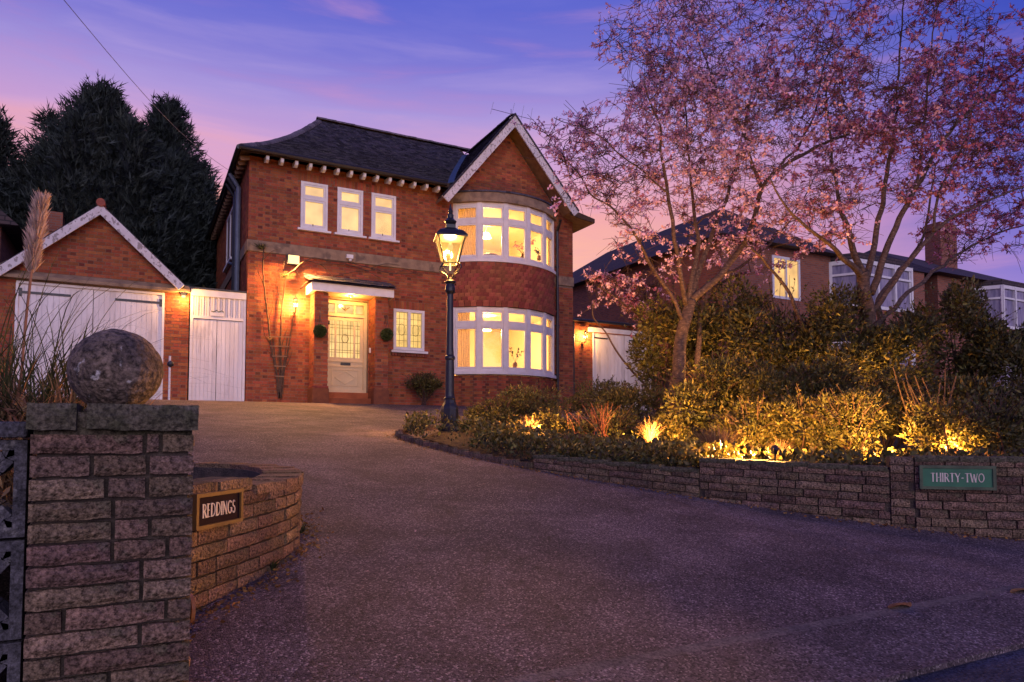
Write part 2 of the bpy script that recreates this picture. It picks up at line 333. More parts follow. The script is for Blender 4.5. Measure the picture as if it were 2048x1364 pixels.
def asphalt(name, a, b, spot, sc=1.0, wet=.62):
    m = bpy.data.materials.new(name); m.use_nodes = True; t = m.node_tree; bs = t.nodes['Principled BSDF']; L = t.links.new; N = t.nodes.new
    tcn = N('ShaderNodeTexCoord')
    big = N('ShaderNodeTexNoise'); big.inputs['Scale'].default_value = .55; big.inputs['Detail'].default_value = 5; L(tcn.outputs['Object'], big.inputs[0])
    r1 = N('ShaderNodeMapRange'); r1.inputs[1].default_value = .35; r1.inputs[2].default_value = .65; L(big.outputs['Fac'], r1.inputs[0])
    mx_ = N('ShaderNodeMix'); mx_.data_type = 'RGBA'; L(r1.outputs[0], mx_.inputs['Factor']); mx_.inputs['A'].default_value = tuple(a)+(1,); mx_.inputs['B'].default_value = tuple(b)+(1,)
    vo = N('ShaderNodeTexVoronoi'); vo.inputs['Scale'].default_value = 115*sc; L(tcn.outputs['Object'], vo.inputs[0])
    sp = N('ShaderNodeSeparateColor'); L(vo.outputs['Color'], sp.inputs[0])
    r2 = N('ShaderNodeMapRange'); r2.inputs[1].default_value = .0; r2.inputs[2].default_value = 1.0; r2.inputs[3].default_value = .30; r2.inputs[4].default_value = 1.8; L(sp.outputs[0], r2.inputs[0])
    mu = N('ShaderNodeMix'); mu.data_type = 'RGBA'; mu.blend_type = 'MULTIPLY'; mu.inputs['Factor'].default_value = 1; L(mx_.outputs['Result'], mu.inputs['A']); L(r2.outputs[0], mu.inputs['B'])
    r3 = N('ShaderNodeMapRange'); r3.inputs[1].default_value = .86; r3.inputs[2].default_value = .94; r3.inputs[4].default_value = .85; L(sp.outputs[1], r3.inputs[0])
    m3 = N('ShaderNodeMix'); m3.data_type = 'RGBA'; L(r3.outputs[0], m3.inputs['Factor']); L(mu.outputs['Result'], m3.inputs['A']); m3.inputs['B'].default_value = tuple(spot)+(1,)
    pn = N('ShaderNodeTexNoise'); pn.inputs['Scale'].default_value = 1.7; pn.inputs['Detail'].default_value = 7; pn.inputs['Roughness'].default_value = .62; pn.inputs['Distortion'].default_value = .6; L(tcn.outputs['Object'], pn.inputs[0])
    rp = N('ShaderNodeMapRange'); rp.inputs[1].default_value = .38; rp.inputs[2].default_value = .62; rp.inputs[3].default_value = .70; rp.inputs[4].default_value = 1.28; L(pn.outputs['Fac'], rp.inputs[0])
    mw = N('ShaderNodeMix'); mw.data_type = 'RGBA'; mw.blend_type = 'MULTIPLY'; mw.inputs['Factor'].default_value = 1; L(m3.outputs['Result'], mw.inputs['A']); L(rp.outputs[0], mw.inputs['B'])
    dn = N('ShaderNodeTexNoise'); dn.inputs['Scale'].default_value = 9; dn.inputs['Detail'].default_value = 3; L(tcn.outputs['Object'], dn.inputs[0])
    rd = N('ShaderNodeMapRange'); rd.inputs[1].default_value = .66; rd.inputs[2].default_value = .72; rd.inputs[4].default_value = .55; L(dn.outputs['Fac'], rd.inputs[0])
    md = N('ShaderNodeMix'); md.data_type = 'RGBA'; L(rd.outputs[0], md.inputs['Factor']); L(mw.outputs['Result'], md.inputs['A']); md.inputs['B'].default_value = tuple(x*.35 for x in a)+(1,)
    L(md.outputs['Result'], bs.inputs['Base Color'])
    bs.inputs['Roughness'].default_value = wet; bs.inputs['Specular IOR Level'].default_value = .25
    bp = N('ShaderNodeBump'); bp.inputs['Strength'].default_value = .8; bp.inputs['Distance'].default_value = .006; L(vo.outputs['Distance'], bp.inputs['Height']); bp.invert = True
    n4 = N('ShaderNodeTexNoise'); n4.inputs['Scale'].default_value = 22; n4.inputs['Detail'].default_value = 8; L(tcn.outputs['Object'], n4.inputs[0])
    b2 = N('ShaderNodeBump'); b2.inputs['Strength'].default_value = .5; b2.inputs['Distance'].default_value = .012; L(n4.outputs['Fac'], b2.inputs['Height']); L(b2.outputs[0], bp.inputs['Normal'])
    L(bp.outputs[0], bs.inputs['Normal']); return m
M['asphalt'] = asphalt('driveway_asphalt', (.112,.080,.080), (.058,.043,.050), (.34,.27,.27), wet=.85)
M['pave'] = asphalt('pavement_asphalt', (.105,.080,.083), (.058,.046,.052), (.30,.25,.25), .95, .85)
M['edge'] = mat('concrete_edging', (.14,.115,.11), (.08,.068,.07), .9, 8, .6, 60, grain=(60, .5, 1.6))
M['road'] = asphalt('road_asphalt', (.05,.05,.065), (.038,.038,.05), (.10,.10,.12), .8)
def brick_tex(name, scale=1.0, tile=False):
    m = bpy.data.materials.new(name); m.use_nodes = True; t = m.node_tree; bs = t.nodes['Principled BSDF']; L = t.links.new; N = t.nodes.new
    tcn = N('ShaderNodeTexCoord'); sp = N('ShaderNodeSeparateXYZ'); L(tcn.outputs['Object'], sp.inputs[0]); ad = N('ShaderNodeMath'); ad.operation = 'ADD'
    L(sp.outputs[0], ad.inputs[0]); L(sp.outputs[1], ad.inputs[1]); cb = N('ShaderNodeCombineXYZ'); L(ad.outputs[0], cb.inputs[0]); L(sp.outputs[2], cb.inputs[1])
    br = N('ShaderNodeTexBrick'); L(cb.outputs[0], br.inputs[0]); br.inputs['Scale'].default_value = 1
    if tile:
        br.inputs['Brick Width'].default_value = .22; br.inputs['Row Height'].default_value = .11; br.inputs['Mortar Size'].default_value = .012
        br.inputs['Color1'].default_value = (.085,.055,.05,1); br.inputs['Color2'].default_value = (.05,.036,.04,1); br.inputs['Mortar'].default_value = (.015,.012,.014,1)
    else:
        br.inputs['Brick Width'].default_value = .225; br.inputs['Row Height'].default_value = .075; br.inputs['Mortar Size'].default_value = .008
        br.inputs['Color1'].default_value = (.34,.11,.055,1); br.inputs['Color2'].default_value = (.22,.07,.04,1); br.inputs['Mortar'].default_value = (.2,.15,.12,1)
    L(br.outputs['Color'], bs.inputs['Base Color']); bs.inputs['Roughness'].default_value = .85
    bp = N('ShaderNodeBump'); bp.inputs['Strength'].default_value = .6; bp.inputs['Distance'].default_value = .01; bp.invert = True; L(br.outputs['Fac'], bp.inputs['Height']); L(bp.outputs[0], bs.inputs['Normal'])
    return m
M['far_brick'] = brick_tex('far_brick'); M['far_tile'] = brick_tex('far_tile', tile=True)

# ---------------------------------------------------------------- bricks as pieces
_ub = bpy.data.meshes.new('brick')
_ub.from_pydata([(-.5,-.5,-.5),(.5,-.5,-.5),(.5,-.5,.5),(-.5,-.5,.5),(-.5,.5,-.5),(.5,.5,-.5),(.5,.5,.5),(-.5,.5,.5)], [], [(0,1,2,3),(1,5,6,2),(5,4,7,6),(4,0,3,7),(3,2,6,7),(4,5,1,0)])
_ub2 = _ub.copy(); _ub.materials.append(M['brick']); _ub2.materials.append(M['brick_dark'])
class Bricks:
    """collects bricks of one thing: the 300 that show largest become objects, the rest one mesh"""
    def __init__(s): s.b = []
    def one(s, c, u, n, ln, h, head, d=.024):
        s.b.append((Vector(c), Vector(u), Vector(n), ln, h, head, d))
    def wall(s, o, u, n, u0, u1, z0, z1, holes=(), clip=None, ch=.075):
        o = Vector(o); u = Vector(u); n = Vector(n); rows = int(round((z1 - z0)/ch)); ch = (z1 - z0)/rows
        for r in range(rows):
            za, zb = z0 + r*ch, z0 + (r+1)*ch; zm = (za + zb)/2
            lo, hi = (u0, u1) if clip is None else clip(zm)
            x = u0 - (.169 if r % 2 else 0); k = 0
            while x < hi:
                head = k % 2 == 1; ln = .1125 if head else .225; a, b = x + .005, x + ln - .005; x += ln; k += 1
                seg = [(max(a, lo), min(b, hi))]
                for (h0, h1, g0, g1) in holes:
                    if zm > g0 and zm < g1:
                        ns = []
                        for (p, q) in seg:
                            if q <= h0 or p >= h1: ns.append((p, q))
                            else:
                                if p < h0: ns.append((p, h0 - .003))
                                if q > h1: ns.append((h1 + .003, q))
                        seg = ns
                for p, q in seg:
                    if q - p > .02: s.one(o + u*((p+q)/2) + Vector((0, 0, zm)), u, n, q - p, ch - .011, head and random.random() < .3)
    def soldier(s, o, u, n, u0, u1, z0, h=.215):
        k = max(1, int(round((u1 - u0)/.075))); w = (u1 - u0)/k
        for i in range(k): s.one(Vector(o) + Vector(u)*(u0 + (i + .5)*w) + Vector((0, 0, z0 + h/2)), u, n, w - .01, h - .008, False)
    def flush(s, parent, limit=300, rest='brickwork'):
        def size(b):
            d = depth(b[0]);
            if d < 1: return 0
            v = (Vector((0, 0, HC)) - b[0]).normalized(); f = max(0, v.dot(b[2])); q = b[0] - Vector((0, 0, HC))
            if abs(q.dot(_Rt)/d*FPX) > 1024: return 0
            return b[3]*b[4]*f/d/d
        s.b.sort(key=size, reverse=True)
        pinv = WORLD[parent.name].inverted(); mbs = [MB(), MB()]
        for i, (c, u, n, ln, h, head, d) in enumerate(s.b):
            j = random.uniform(-.002, .002)
            if i < limit:
                o = bpy.data.objects.new('brick', _ub2 if head else _ub); COL.objects.link(o); o.parent = parent; o.matrix_parent_inverse = pinv
                R3 = Matrix((u, -n, Vector((0, 0, 1)))).transposed().to_4x4()
                o.matrix_basis = Matrix.Translation(c + n*j) @ R3 @ Matrix.Diagonal((ln, d, h, 1))
            else: mbs[1 if head else 0].obox(c + n*j, u, -n, ln, d, h)
        for m_, nm, mt in ((mbs[0], rest, M['brick']), (mbs[1], 'header_' + rest, M['brick_dark'])):
            if m_.v: m_.build(nm, mt, parent, kind='stuff')
def slab_with_holes(mb, o, u, n, u0, u1, z0, z1, holes, t):
    """wall body of thickness t behind plane o, cut by rectangular holes"""
    xs = sorted({u0, u1, *[h[0] for h in holes], *[h[1] for h in holes]}); zs = sorted({z0, z1, *[h[2] for h in holes], *[h[3] for h in holes]})
    xs = [x for x in xs if u0 <= x <= u1]; zs = [z for z in zs if z0 <= z <= z1]
    o = Vector(o); u = Vector(u); n = Vector(n)
    for i in range(len(xs)-1):
        run = None
        for j in range(len(zs)-1):
            xm, zm = (xs[i]+xs[i+1])/2, (zs[j]+zs[j+1])/2
            hole = any(h[0] < xm < h[1] and h[2] < zm < h[3] for h in holes)
            if not hole:
                if run is None: run = [zs[j], zs[j+1]]
                else: run[1] = zs[j+1]
            if (hole or j == len(zs)-2) and run:
                mb.obox(o + u*xm - n*(t/2) + Vector((0, 0, sum(run)/2)), u, -n, xs[i+1]-xs[i], t, run[1]-run[0]); run = None
def point(name, loc, energy, parent, color=WARM, r=.05):
    l = bpy.data.lights.new(name, 'POINT'); l.energy = energy; l.color = color; l.shadow_soft_size = r
    o = link(bpy.data.objects.new(name, l), parent); o.location = loc; return o
def spot(name, loc, target, energy, parent, color=AMBER, angle=110, r=.05):
    l = bpy.data.lights.new(name, 'SPOT'); l.energy = energy; l.color = color; l.shadow_soft_size = r; l.spot_size = R(angle); l.spot_blend = .7
    o = link(bpy.data.objects.new(name, l), parent); o.location = loc; o.rotation_euler = (Vector(target) - Vector(loc)).to_track_quat('-Z', 'Y').to_euler(); return o

# ================================================================ the setting
def sheet(name, x0, x1, ys, dz, m, nx=2, **k):
    mb = MB()
    for i, y in enumerate(ys):
        for j in range(nx+1): mb.v.append((x0 + (x1 - x0)*j/nx, y, gz(y) + dz))
    for i in range(len(ys)-1):
        for j in range(nx): mb.f.append((i*(nx+1)+j, i*(nx+1)+j+1, (i+1)*(nx+1)+j+1, (i+1)*(nx+1)+j))
    return mb.build(name, m, None, kind='structure', **k)
sheet('ground', -400, 400, [-300, -8, 1.9, 2.4, 4, 6, 8, 9.8, 12, 14, 17.4, 19.5, 60, 500], -.03, M['soil'])
sheet('driveway', -7, 22, [2.47 + i*.5 for i in range(33)], 0.0, M['asphalt'])
sheet('pavement', -40, 40, [1.95, 2.2, 2.40], .004, M['pave'])
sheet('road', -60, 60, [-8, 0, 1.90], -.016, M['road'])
kb = MB(); kb.box(-40, 40, 1.9, 1.952, .2, .384); kb.build('kerb', M['pave'], kind='structure')
sheet('edging_strip', -40, 40, [2.40, 2.435, 2.47], .0035, M['edge'])

# ================================================================ the house
Y0 = 18.05; U = Vector((1, 0, 0)); NF = Vector((0, -1, 0)); UY = Vector((0, 1, 0)); NL = Vector((-1, 0, 0))
XL, XR = 2.25, 11.73; EZ = 8.30; GX, GZ, GY = 9.39, 10.66, 17.5; GS = 1.228
house = thing('brick_house', 'two storey red brick house with round bay, gable and lit windows behind the driveway', 'house', (7, 20, ZB))
BR, BX, BA = 2.2, 9.38, 48.0; BYC = Y0 + BR*math.cos(R(BA))
def bp(a, r=BR): return Vector((BX + r*math.sin(R(a)), BYC - r*math.cos(R(a)), 0))
wins = [(3.50, 4.18), (4.43, 5.11), (5.34, 6.02)]
holes = [(a, b, 6.66, 7.88) for a, b in wins] + [(5.98, 6.86, 3.70, 4.81), (4.13, 5.29, ZB, 4.92), (7.75, 11.01, ZB, 8.02)]
w = MB(); slab_with_holes(w, (0, Y0+.008, 0), U, NF, XL+.02, XR, ZB-.4, EZ, holes, .27)
w.obox((XL+.008+.13, (Y0+.28+26.3)/2, (ZB+EZ)/2-.2), UY, Vector((1,0,0)), 26.3-Y0-.28, .26, EZ-ZB+.4)
w.obox((XR-.13, (Y0+.28+26.3)/2, (ZB+EZ)/2-.2), UY, Vector((1,0,0)), 26.3-Y0-.28, .26, EZ-ZB+.4)
w.box(XL+.3, XR-.3, 26.0, 26.29, ZB-.4, EZ)
glo = lambda z: GX - (GZ - .22 - z)/GS; ghi = lambda z: GX + (GZ - .22 - z)/GS
w.prism([(glo(EZ), Y0+.008, EZ), (ghi(EZ), Y0+.008, EZ), (GX, Y0+.008, GZ-.22)], (0, .25, 0))
w.build('wall', M['mortar'], house)
bk = Bricks()
sold = [(a-.08, b+.08, 7.88, 8.10) for a, b in wins] + [(5.90, 6.94, 4.81, 5.03), (5.9, 6.95, 3.52, 3.70)]
oF = (0, Y0+.012, 0)
bk.wall(oF, U, NF, XL, XR, ZB-.06, 5.92, holes + sold)
bk.wall(oF, U, NF, XL, XR, 6.21, 8.31, holes + sold)
for (a, b, z, _) in sold[:3]: bk.soldier(oF, U, NF, a, b, z+.003)
bk.soldier(oF, U, NF, 5.90, 6.94, 4.813)
bk.wall(oF, U, NF, 6.0, 12.5, 8.31, GZ-.25, [], clip=lambda z: (max(7.2, glo(z)+.01), min(11.7, ghi(z)-.01)))
oS = (XL+.012, 0, 0)
sh = [(21.1, 22.9, 6.45, 8.0)]
bk.wall(oS, UY, NL, Y0+.03, 26.3, 4.6, 5.92, []); bk.wall(oS, UY, NL, Y0+.03, 26.3, 6.21, 8.29, sh)
# bay plinth bricks follow the curve
rows = 12; ch = (3.07 - (ZB-.03))/rows
for r in range(rows):
    s0 = -BA - (2.0 if r % 2 else 0); k = 0
    while s0 < BA:
        head = k % 2 == 1; da = math.degrees((.1125 if head else .225)/BR); a0, a1 = max(s0 + .13, -BA), min(s0 + da - .13, BA); s0 += da; k += 1
        if a1 - a0 < .5: continue
        am = (a0 + a1)/2; n = Vector((math.sin(R(am)), -math.cos(R(am)), 0)); u = Vector((math.cos(R(am)), math.sin(R(am)), 0))
        bk.one(bp(am, BR - .002) + Vector((0, 0, ZB - .03 + (r + .5)*ch)), u, n, BR*R(a1 - a0), ch - .011, head)
# porch piers
PYF = 17.5
for (a, b) in ((3.76, 4.11), (5.31, 5.66)):
    bk.wall((0, PYF+.012, 0), U, NF, a, b, 2.6, 4.96)
    bk.wall((a+.012, 0, 0), UY, NL, PYF+.03, Y0-.005, 2.6, 4.96)
    bk.wall((b-.012, 0, 0), UY, Vector((1, 0, 0)), PYF+.03, Y0-.005, 2.6, 4.96)
bk.flush(house)
def arcwall(mb, r, z0, z1, t, seg=24, a0=-BA, a1=BA):
    n = seg
    for i in range(n):
        p, q = a0 + (a1-a0)*i/n, a0 + (a1-a0)*(i+1)/n
        A, B, C_, D = bp(p, r), bp(q, r), bp(q, r-t), bp(p, r-t)
        mb.prism([A + Vector((0,0,z0)), B + Vector((0,0,z0)), C_ + Vector((0,0,z0)), D + Vector((0,0,z0))], (0, 0, z1-z0))
m_ = MB(); arcwall(m_, BR-.006, ZB-.2, 3.07, .14); m_.build('bay_plinth', M['mortar'], house)
m_ = MB(); arcwall(m_, BR-.01, 4.985, 6.24, .14); m_.build('bay_core', M['timber_dark'], house)
# string course
m_ = MB(); m_.box(XL-.03, 7.76, Y0-.03, Y0+.02, 5.925, 6.205); bevel(m_.build('string_course', M['stone_band'], house), .012)
m_ = MB(); m_.box(11.02, XR+.02, Y0-.03, Y0+.02, 5.98, 6.255); m_.build('string_course', M['stone_band'], house)
m_ = MB(); m_.box(XL-.03, XL+.02, Y0+.021, 26.3, 5.925, 6.205); m_.build('string_course', M['stone_band'], house)
# ---- roof
RX, RY, RZ = 4.69, 21.4, 11.08; EX, EYF = 2.0, 17.6; EZR = 8.33
gfun = lambda s: .72*s + .28*s*s
def front(X, s): return Vector((X, EYF + (RY-EYF)*s, EZR + (RZ-EZR)*gfun(s)))
def left(Y, s): return Vector((EX + (RX-EX)*s, Y, EZR + (RZ-EZR)*gfun(s)))
m_ = MB(); NS = 12
def strip(mb, fn, lo, hi, th=.09):
    for i in range(NS):
        a, b = i/NS, (i+1)/NS
        P = [fn(lo(a), a), fn(hi(a), a), fn(hi(b), b), fn(lo(b), b)]
        mb.prism([p - Vector((0,0,.03)) for p in P], (0, 0, -th))
valX = lambda s: GX - max(0, (GZ - front(0, s).z))/GS if front(0, s).z < GZ else GX
fl = lambda s: EX + (RX-EX)*s
strip(m_, front, fl, lambda s: min(valX(s), 12) + .05)
bkY = 26.75
strip(m_, left, lambda s: EYF + (RY-EYF)*s, lambda s: bkY - (bkY-RY)*s)
m_.prism([(EX, bkY, EZR-.1), (XR, bkY, EZR-.1), (GX, RY, RZ-.1), (RX, RY, RZ-.1)], (0, 0, .07))
roof = m_.build('roof', M['timber_dark'], house)
m_ = MB()   # gable roof slabs, right one flares out at the eaves
gl_ = lambda t: Vector((GX - 2.2*t, 0, GZ - 2.2*GS*t))
def gright(t): return Vector((GX + 2.12*t, 0, GZ - 2.12*GS*t)) if t < .93 else Vector((GX + 2.12*.93 + (t-.93)*11.5, 0, GZ - 2.12*GS*.93 - (t-.93)*5.2 + 22*(t-.93)**2))
for fn, y1 in ((gl_, 21.2), (gright, 26.5)):
    ts = [0, .3, .6, .93, .96, 1.0] if fn is gright else [0, .5, 1]
    for a, b in zip(ts, ts[1:]):
        if a >= .93 and fn is gright: pass
        A, B = fn(a), fn(b); m_.prism([(A.x, GY+.02, A.z-.03), (B.x, GY+.02, B.z-.03), (B.x, y1, B.z-.03), (A.x, y1, A.z-.03)], (0, 0, -.08))
m_.build('gable_roof', M['soffit'], house)
def tiles(mb, fn, lo, hi, length, gauge=.105, wd=.17, th=.012):
    n = int(length/gauge)
    for i in range(n):
        a, b = i/n, min(1.0, (i + 1.25)/n); L0, H0 = lo(a), hi(a); x = L0 - (wd/2 if i % 2 else 0)
        while x < H0:
            p, q = max(x + .004, L0), min(x + wd - .004, H0); x += wd
            if q - p < .03: continue
            A, B, C_, D = fn(p, a), fn(q, a), fn(q, b), fn(p, b); j = random.uniform(0, .008)
            nn = (B - A).cross(D - A).normalized()
            if nn.z < 0: nn = -nn
            up0 = nn*(th + .014 + j); up1 = nn*.004
            mb.add([A + up0, B + up0, C_ + up1, D + up1, A, B], [(0,1,2,3), (4,5,1,0), (4,0,3), (5,2,1)])
m_ = MB()
tiles(m_, lambda X, s: front(X, s) - Vector((0,0,.02)), fl, lambda s: valX(s) - .03, 4.7)
tiles(m_, lambda Y, s: left(Y, s) - Vector((0,0,.02)), lambda s: EYF + (RY-EYF)*s, lambda s: bkY - (bkY-RY)*s, 3.9, .11, .2)
tiles(m_, lambda Y, t: Vector((0, Y, 0)) + gl_(1-t) - Vector((0,0,.02)), lambda t: GY+.03, lambda t: 17.9 + 3.1*t, 3.4)
tiles(m_, lambda Y, t: Vector((0, Y, 0)) + gright(1-t) - Vector((0,0,.02)), lambda t: GY+.03, lambda t: 26.4, 3.6, .13, .3)
m_.build('tile_field', M['tile'], roof, kind='stuff')
# hip and ridge tiles, each its own piece
hm = bpy.data.meshes.new('ridge_tile'); tb = MB()
for i in range(7):
    t = math.pi*i/6; tb.v += [(0, .12*math.cos(t), .085*math.sin(t)), (.30, .125*math.cos(t), .09*math.sin(t)), (0, .10*math.cos(t), .065*math.sin(t)), (.30, .105*math.cos(t), .07*math.sin(t))]
for i in range(6):
    a, b = i*4, i*4+4; tb.f += [(a, b, b+1, a+1), (a+2, a+3, b+3, b+2), (a, a+2, b+2, b), (a+1, b+1, b+3, a+3)]
hm.from_pydata(tb.v, [], tb.f); hm.materials.append(M['ridge'])
def ridge_run(pts, parent, step=.29, name='ridge_tile'):
    pts = [Vector(p) for p in pts]; acc = 0; i = 0
    seg = [(a, b, (b-a).length) for a, b in zip(pts, pts[1:])]; tot = sum(s[2] for s in seg); n = int(tot/step)
    for k in range(n):
        d = k*step
        for a, b, l in seg:
            if d <= l: break
            d -= l
        dr = (b - a).normalized(); p = a + dr*d; sd_ = Vector((0,0,1)).cross(dr)
        if sd_.length < 1e-3: continue
        sd_.normalize(); up = dr.cross(sd_)
        o = bpy.data.objects.new(name, hm); COL.objects.link(o); o.parent = parent; o.matrix_parent_inverse = WORLD[house.name].inverted() if parent is house else Matrix()
        o.matrix_basis = Matrix.Translation(p - up*.03) @ Matrix((dr, sd_, up)).transposed().to_4x4() @ Matrix.Rotation(random.uniform(-.03, .03), 4, 'Y')
hip = [Vector((fl(s), EYF + (RY-EYF)*s, EZR + (RZ-EZR)*gfun(s))) for s in [i/10 for i in range(11)]]
ridge_run(hip, house); ridge_run([(RX-.1, RY, RZ+.02), (GX+.6, RY, RZ+.02)], house); ridge_run([(GX, GY+.05, GZ+.01), (GX, 21.0, GZ+.01)], house)
m_ = MB(); vs_ = [front(valX(s), s) for s in [i/8 for i in range(8)]]
for a, b in zip(vs_, vs_[1:]): m_.prism([a + Vector((-.14, 0, -.01)), a + Vector((.08, 0, .08)), b + Vector((.08, 0, .08)), b + Vector((-.14, 0, -.01))], (0, 0, .02))
m_.build('valley_flashing', M['lead'], house)
# eaves: gutter, rafter ends
m_ = MB(); m_.tube([(EX-.05, EYF-.06, EZR-.05), (7.3, EYF-.06, EZR-.05)], .055, 8); m_.tube([(EX-.06, EYF-.06, EZR-.05), (EX-.06, bkY, EZR-.05)], .055, 8)
m_.build('gutter', M['black'], house)
for i in range(14):
    X = 2.62 + i*.345
    m_ = MB(); z = EZR - .10
    m_.prism([(X-.035, EYF+.02, z-.06), (X-.035, EYF+.04, z-.11), (X-.035, EYF+.16, z-.15), (X-.035, Y0+.01, z-.04), (X-.035, Y0+.01, z+.05), (X-.035, EYF+.02, z+.0)], (.07, 0, 0))
    m_.build('rafter_end', M['white'], house)
for i in range(24):
    Y = 18.0 + i*.345; m_ = MB(); z = EZR - .10
    m_.prism([(EX+.02, Y-.035, z-.06), (EX+.05, Y-.035, z-.11), (XL+.0, Y-.035, z-.06), (XL+.0, Y-.035, z+.03), (EX+.02, Y-.035, z)], (0, .07, 0)); m_.build('rafter_end', M['soffit'], house)
# barge boards
def board(name, a, b, w_, th, m, parent, low=0):
    a = Vector(a); b = Vector(b); d = (b - a).normalized(); perp = Vector((-d.z, 0, d.x));
    if perp.z > 0: perp = -perp
    mb = MB(); mb.prism([a, b, b + perp*w_, a + perp*w_], (0, th, 0)); return mb.build(name, m, parent)
A = gl_(0); B = gl_(1.0)
board('barge_board', (GX, GY-.03, GZ+.02), (B.x-.05, GY-.03, B.z-.06+.02), .24, .045, M['peel'], house)
board('barge_board', (GX+.002, GY-.032, GZ+.02), (gright(.95).x, GY-.032, gright(.95).z), .24, .045, M['peel'], house)
m_ = MB(); P = [gright(t) for t in (.9, .95, 1.0)]
m_.prism([(P[0].x, GY-.02, P[0].z-.05), (P[1].x, GY-.02, P[1].z-.02), (P[2].x, GY-.02, P[2].z+.02), (P[2].x, GY-.02, P[2].z-.1), (P[1].x+.05, GY-.02, P[1].z-.2), (P[0].x, GY-.02, P[0].z-.3)], (0, .04, 0)); m_.build('barge_foot', M['timber_dark'], house)
board('barge_edge', (GX, GY-.05, GZ+.05), (B.x-.05, GY-.05, B.z-.03), .05, .1, M['tile'], house)
board('barge_edge', (GX, GY-.052, GZ+.05), (gright(.95).x, GY-.052, gright(.95).z+.03), .05, .1, M['tile'], house)
# ---- windows
def rect_frame(mb, x0, x1, z0, z1, y0, y1, t):
    mb.box(x0, x0+t, y0, y1, z0, z1); mb.box(x1-t, x1, y0, y1, z0, z1); mb.box(x0+t, x1-t, y0, y1, z0, z0+t); mb.box(x0+t, x1-t, y0, y1, z1-t, z1)
for (a, b) in wins:
    m_ = MB(); rect_frame(m_, a, b, 6.67, 7.88, Y0-.02, Y0+.08, .065)
    zt = 7.46; m_.box(a+.065, b-.065, Y0-.02, Y0+.08, zt-.035, zt+.035)
    win = m_.build('window', M['white'], house)
    m_ = MB(); rect_frame(m_, a+.07, b-.07, zt+.04, 7.81, Y0-.01, Y0+.06, .04); rect_frame(m_, a+.07, b-.07, 6.74, zt-.04, Y0-.012, Y0+.06, .045); m_.build('casement', M['white'], win)
    m_ = MB(); m_.box(a+.09, b-.09, Y0+.03, Y0+.036, zt+.06, 7.79); m_.build('pane', M['frost'], win)
    m_ = MB(); m_.box(a+.09, b-.09, Y0+.03, Y0+.036, 6.76, zt-.06); m_.build('pane', M['frost'], win)
    m_ = MB(); m_.prism([(a-.08, Y0-.10, 6.60), (a-.08, Y0+.1, 6.60), (a-.08, Y0+.1, 6.672), (a-.08, Y0-.10, 6.65)], (b-a+.16, 0, 0)); m_.build('sill', M['white'], win)
    m_ = MB(); m_.box(a+.30, a+.315, Y0-.03, Y0-.013, 6.75, 6.80); m_.build('latch', M['black'], win)
a, b = 5.98, 6.86
m_ = MB(); rect_frame(m_, a, b, 3.70, 4.81, Y0-.02, Y0+.08, .075); m_.box((a+b)/2-.04, (a+b)/2+.04, Y0-.022, Y0+.08, 3.775, 4.735); win = m_.build('window', M['white'], house)
for p, q in ((a+.09, (a+b)/2-.05), ((a+b)/2+.05, b-.09)):
    m_ = MB(); m_.box(p, q, Y0+.03, Y0+.036, 3.79, 4.72); m_.build('pane', M['frost2'], win)
    m_ = MB(); cx = (p+q)/2
    for f in (.18, .36, .64, .82): m_.box(p, q, Y0+.022, Y0+.03, 3.79+.93*f-.004, 3.79+.93*f+.004)
    for f in (.28, .72): m_.box(p+(q-p)*f-.004, p+(q-p)*f+.004, Y0+.021, Y0+.03, 3.79, 4.72)
    m_.tube([(cx + .1*math.cos(t*.5236), Y0+.026, 4.255 + .16*math.sin(t*.5236)) for t in range(13)], .005, 4)
    m_.build('leading', M['came'], win)
m_ = MB(); m_.prism([(a-.08, Y0-.10, 3.62), (a-.08, Y0+.1, 3.62), (a-.08, Y0+.1, 3.705), (a-.08, Y0-.10, 3.68)], (b-a+.16, 0, 0)); m_.build('sill', M['white'], win)
m_ = MB()
k = 13
for i in range(k): m_.box(5.93 + i*.078, 5.93 + i*.078 + .066, Y0-.05, Y0+.03, 3.53, 3.617)
m_.build('tile_creasing', M['brick_dark'], win)
# side wall window and pipes
m_ = MB()
for p, q in ((21.1, 22.9),):
    m_.box(XL-.02, XL+.08, p, p+.07, 6.45, 8.0); m_.box(XL-.02, XL+.08, q-.07, q, 6.45, 8.0); m_.box(XL-.02, XL+.08, p+.07, q-.07, 6.45, 6.52); m_.box(XL-.02, XL+.08, p+.07, q-.07, 7.93, 8.0); m_.box(XL-.02, XL+.08, 21.95, 22.03, 6.52, 7.93); m_.box(XL-.1, XL+.08, p-.06, q+.06, 6.38, 6.45)
win = m_.build('window', M['white'], house); m_ = MB(); m_.box(XL+.03, XL+.036, 21.17, 22.83, 6.52, 7.93); m_.build('pane', mat('dark_pane', (.05,.06,.09), (.04,.05,.07), .12, 2, spec=.6), win)
for (y, r, m) in ((19.35, .06, 'pipe_blue'), (19.7, .075, 'pipe'), (20.2, .05, 'pipe')):
    m_ = MB(); m_.tube([(EX-.06, y, EZR-.1), (XL-.09, y, EZR-.45), (XL-.09, y, ZB)], r, 8); m_.build('downpipe', M[m], house)
m_ = MB(); m_.tube([(XL-.09, 19.36, 5.75), (XL-.09, 19.9, 5.95), (XL-.09, 21.2, 6.3)], .04, 6); m_.build('waste_pipe', M['pipe_blue'], house)
m_ = MB(); m_.tube([(11.1, Y0-.3, 7.9), (11.12, Y0-.07, 7.6), (11.12, Y0-.07, 2.3)], .045, 8)
for z in (3.2, 4.7, 6.5): m_.box(11.06, 11.18, Y0-.09, Y0, z, z+.04)
m_.build('downpipe', M['black'], house)
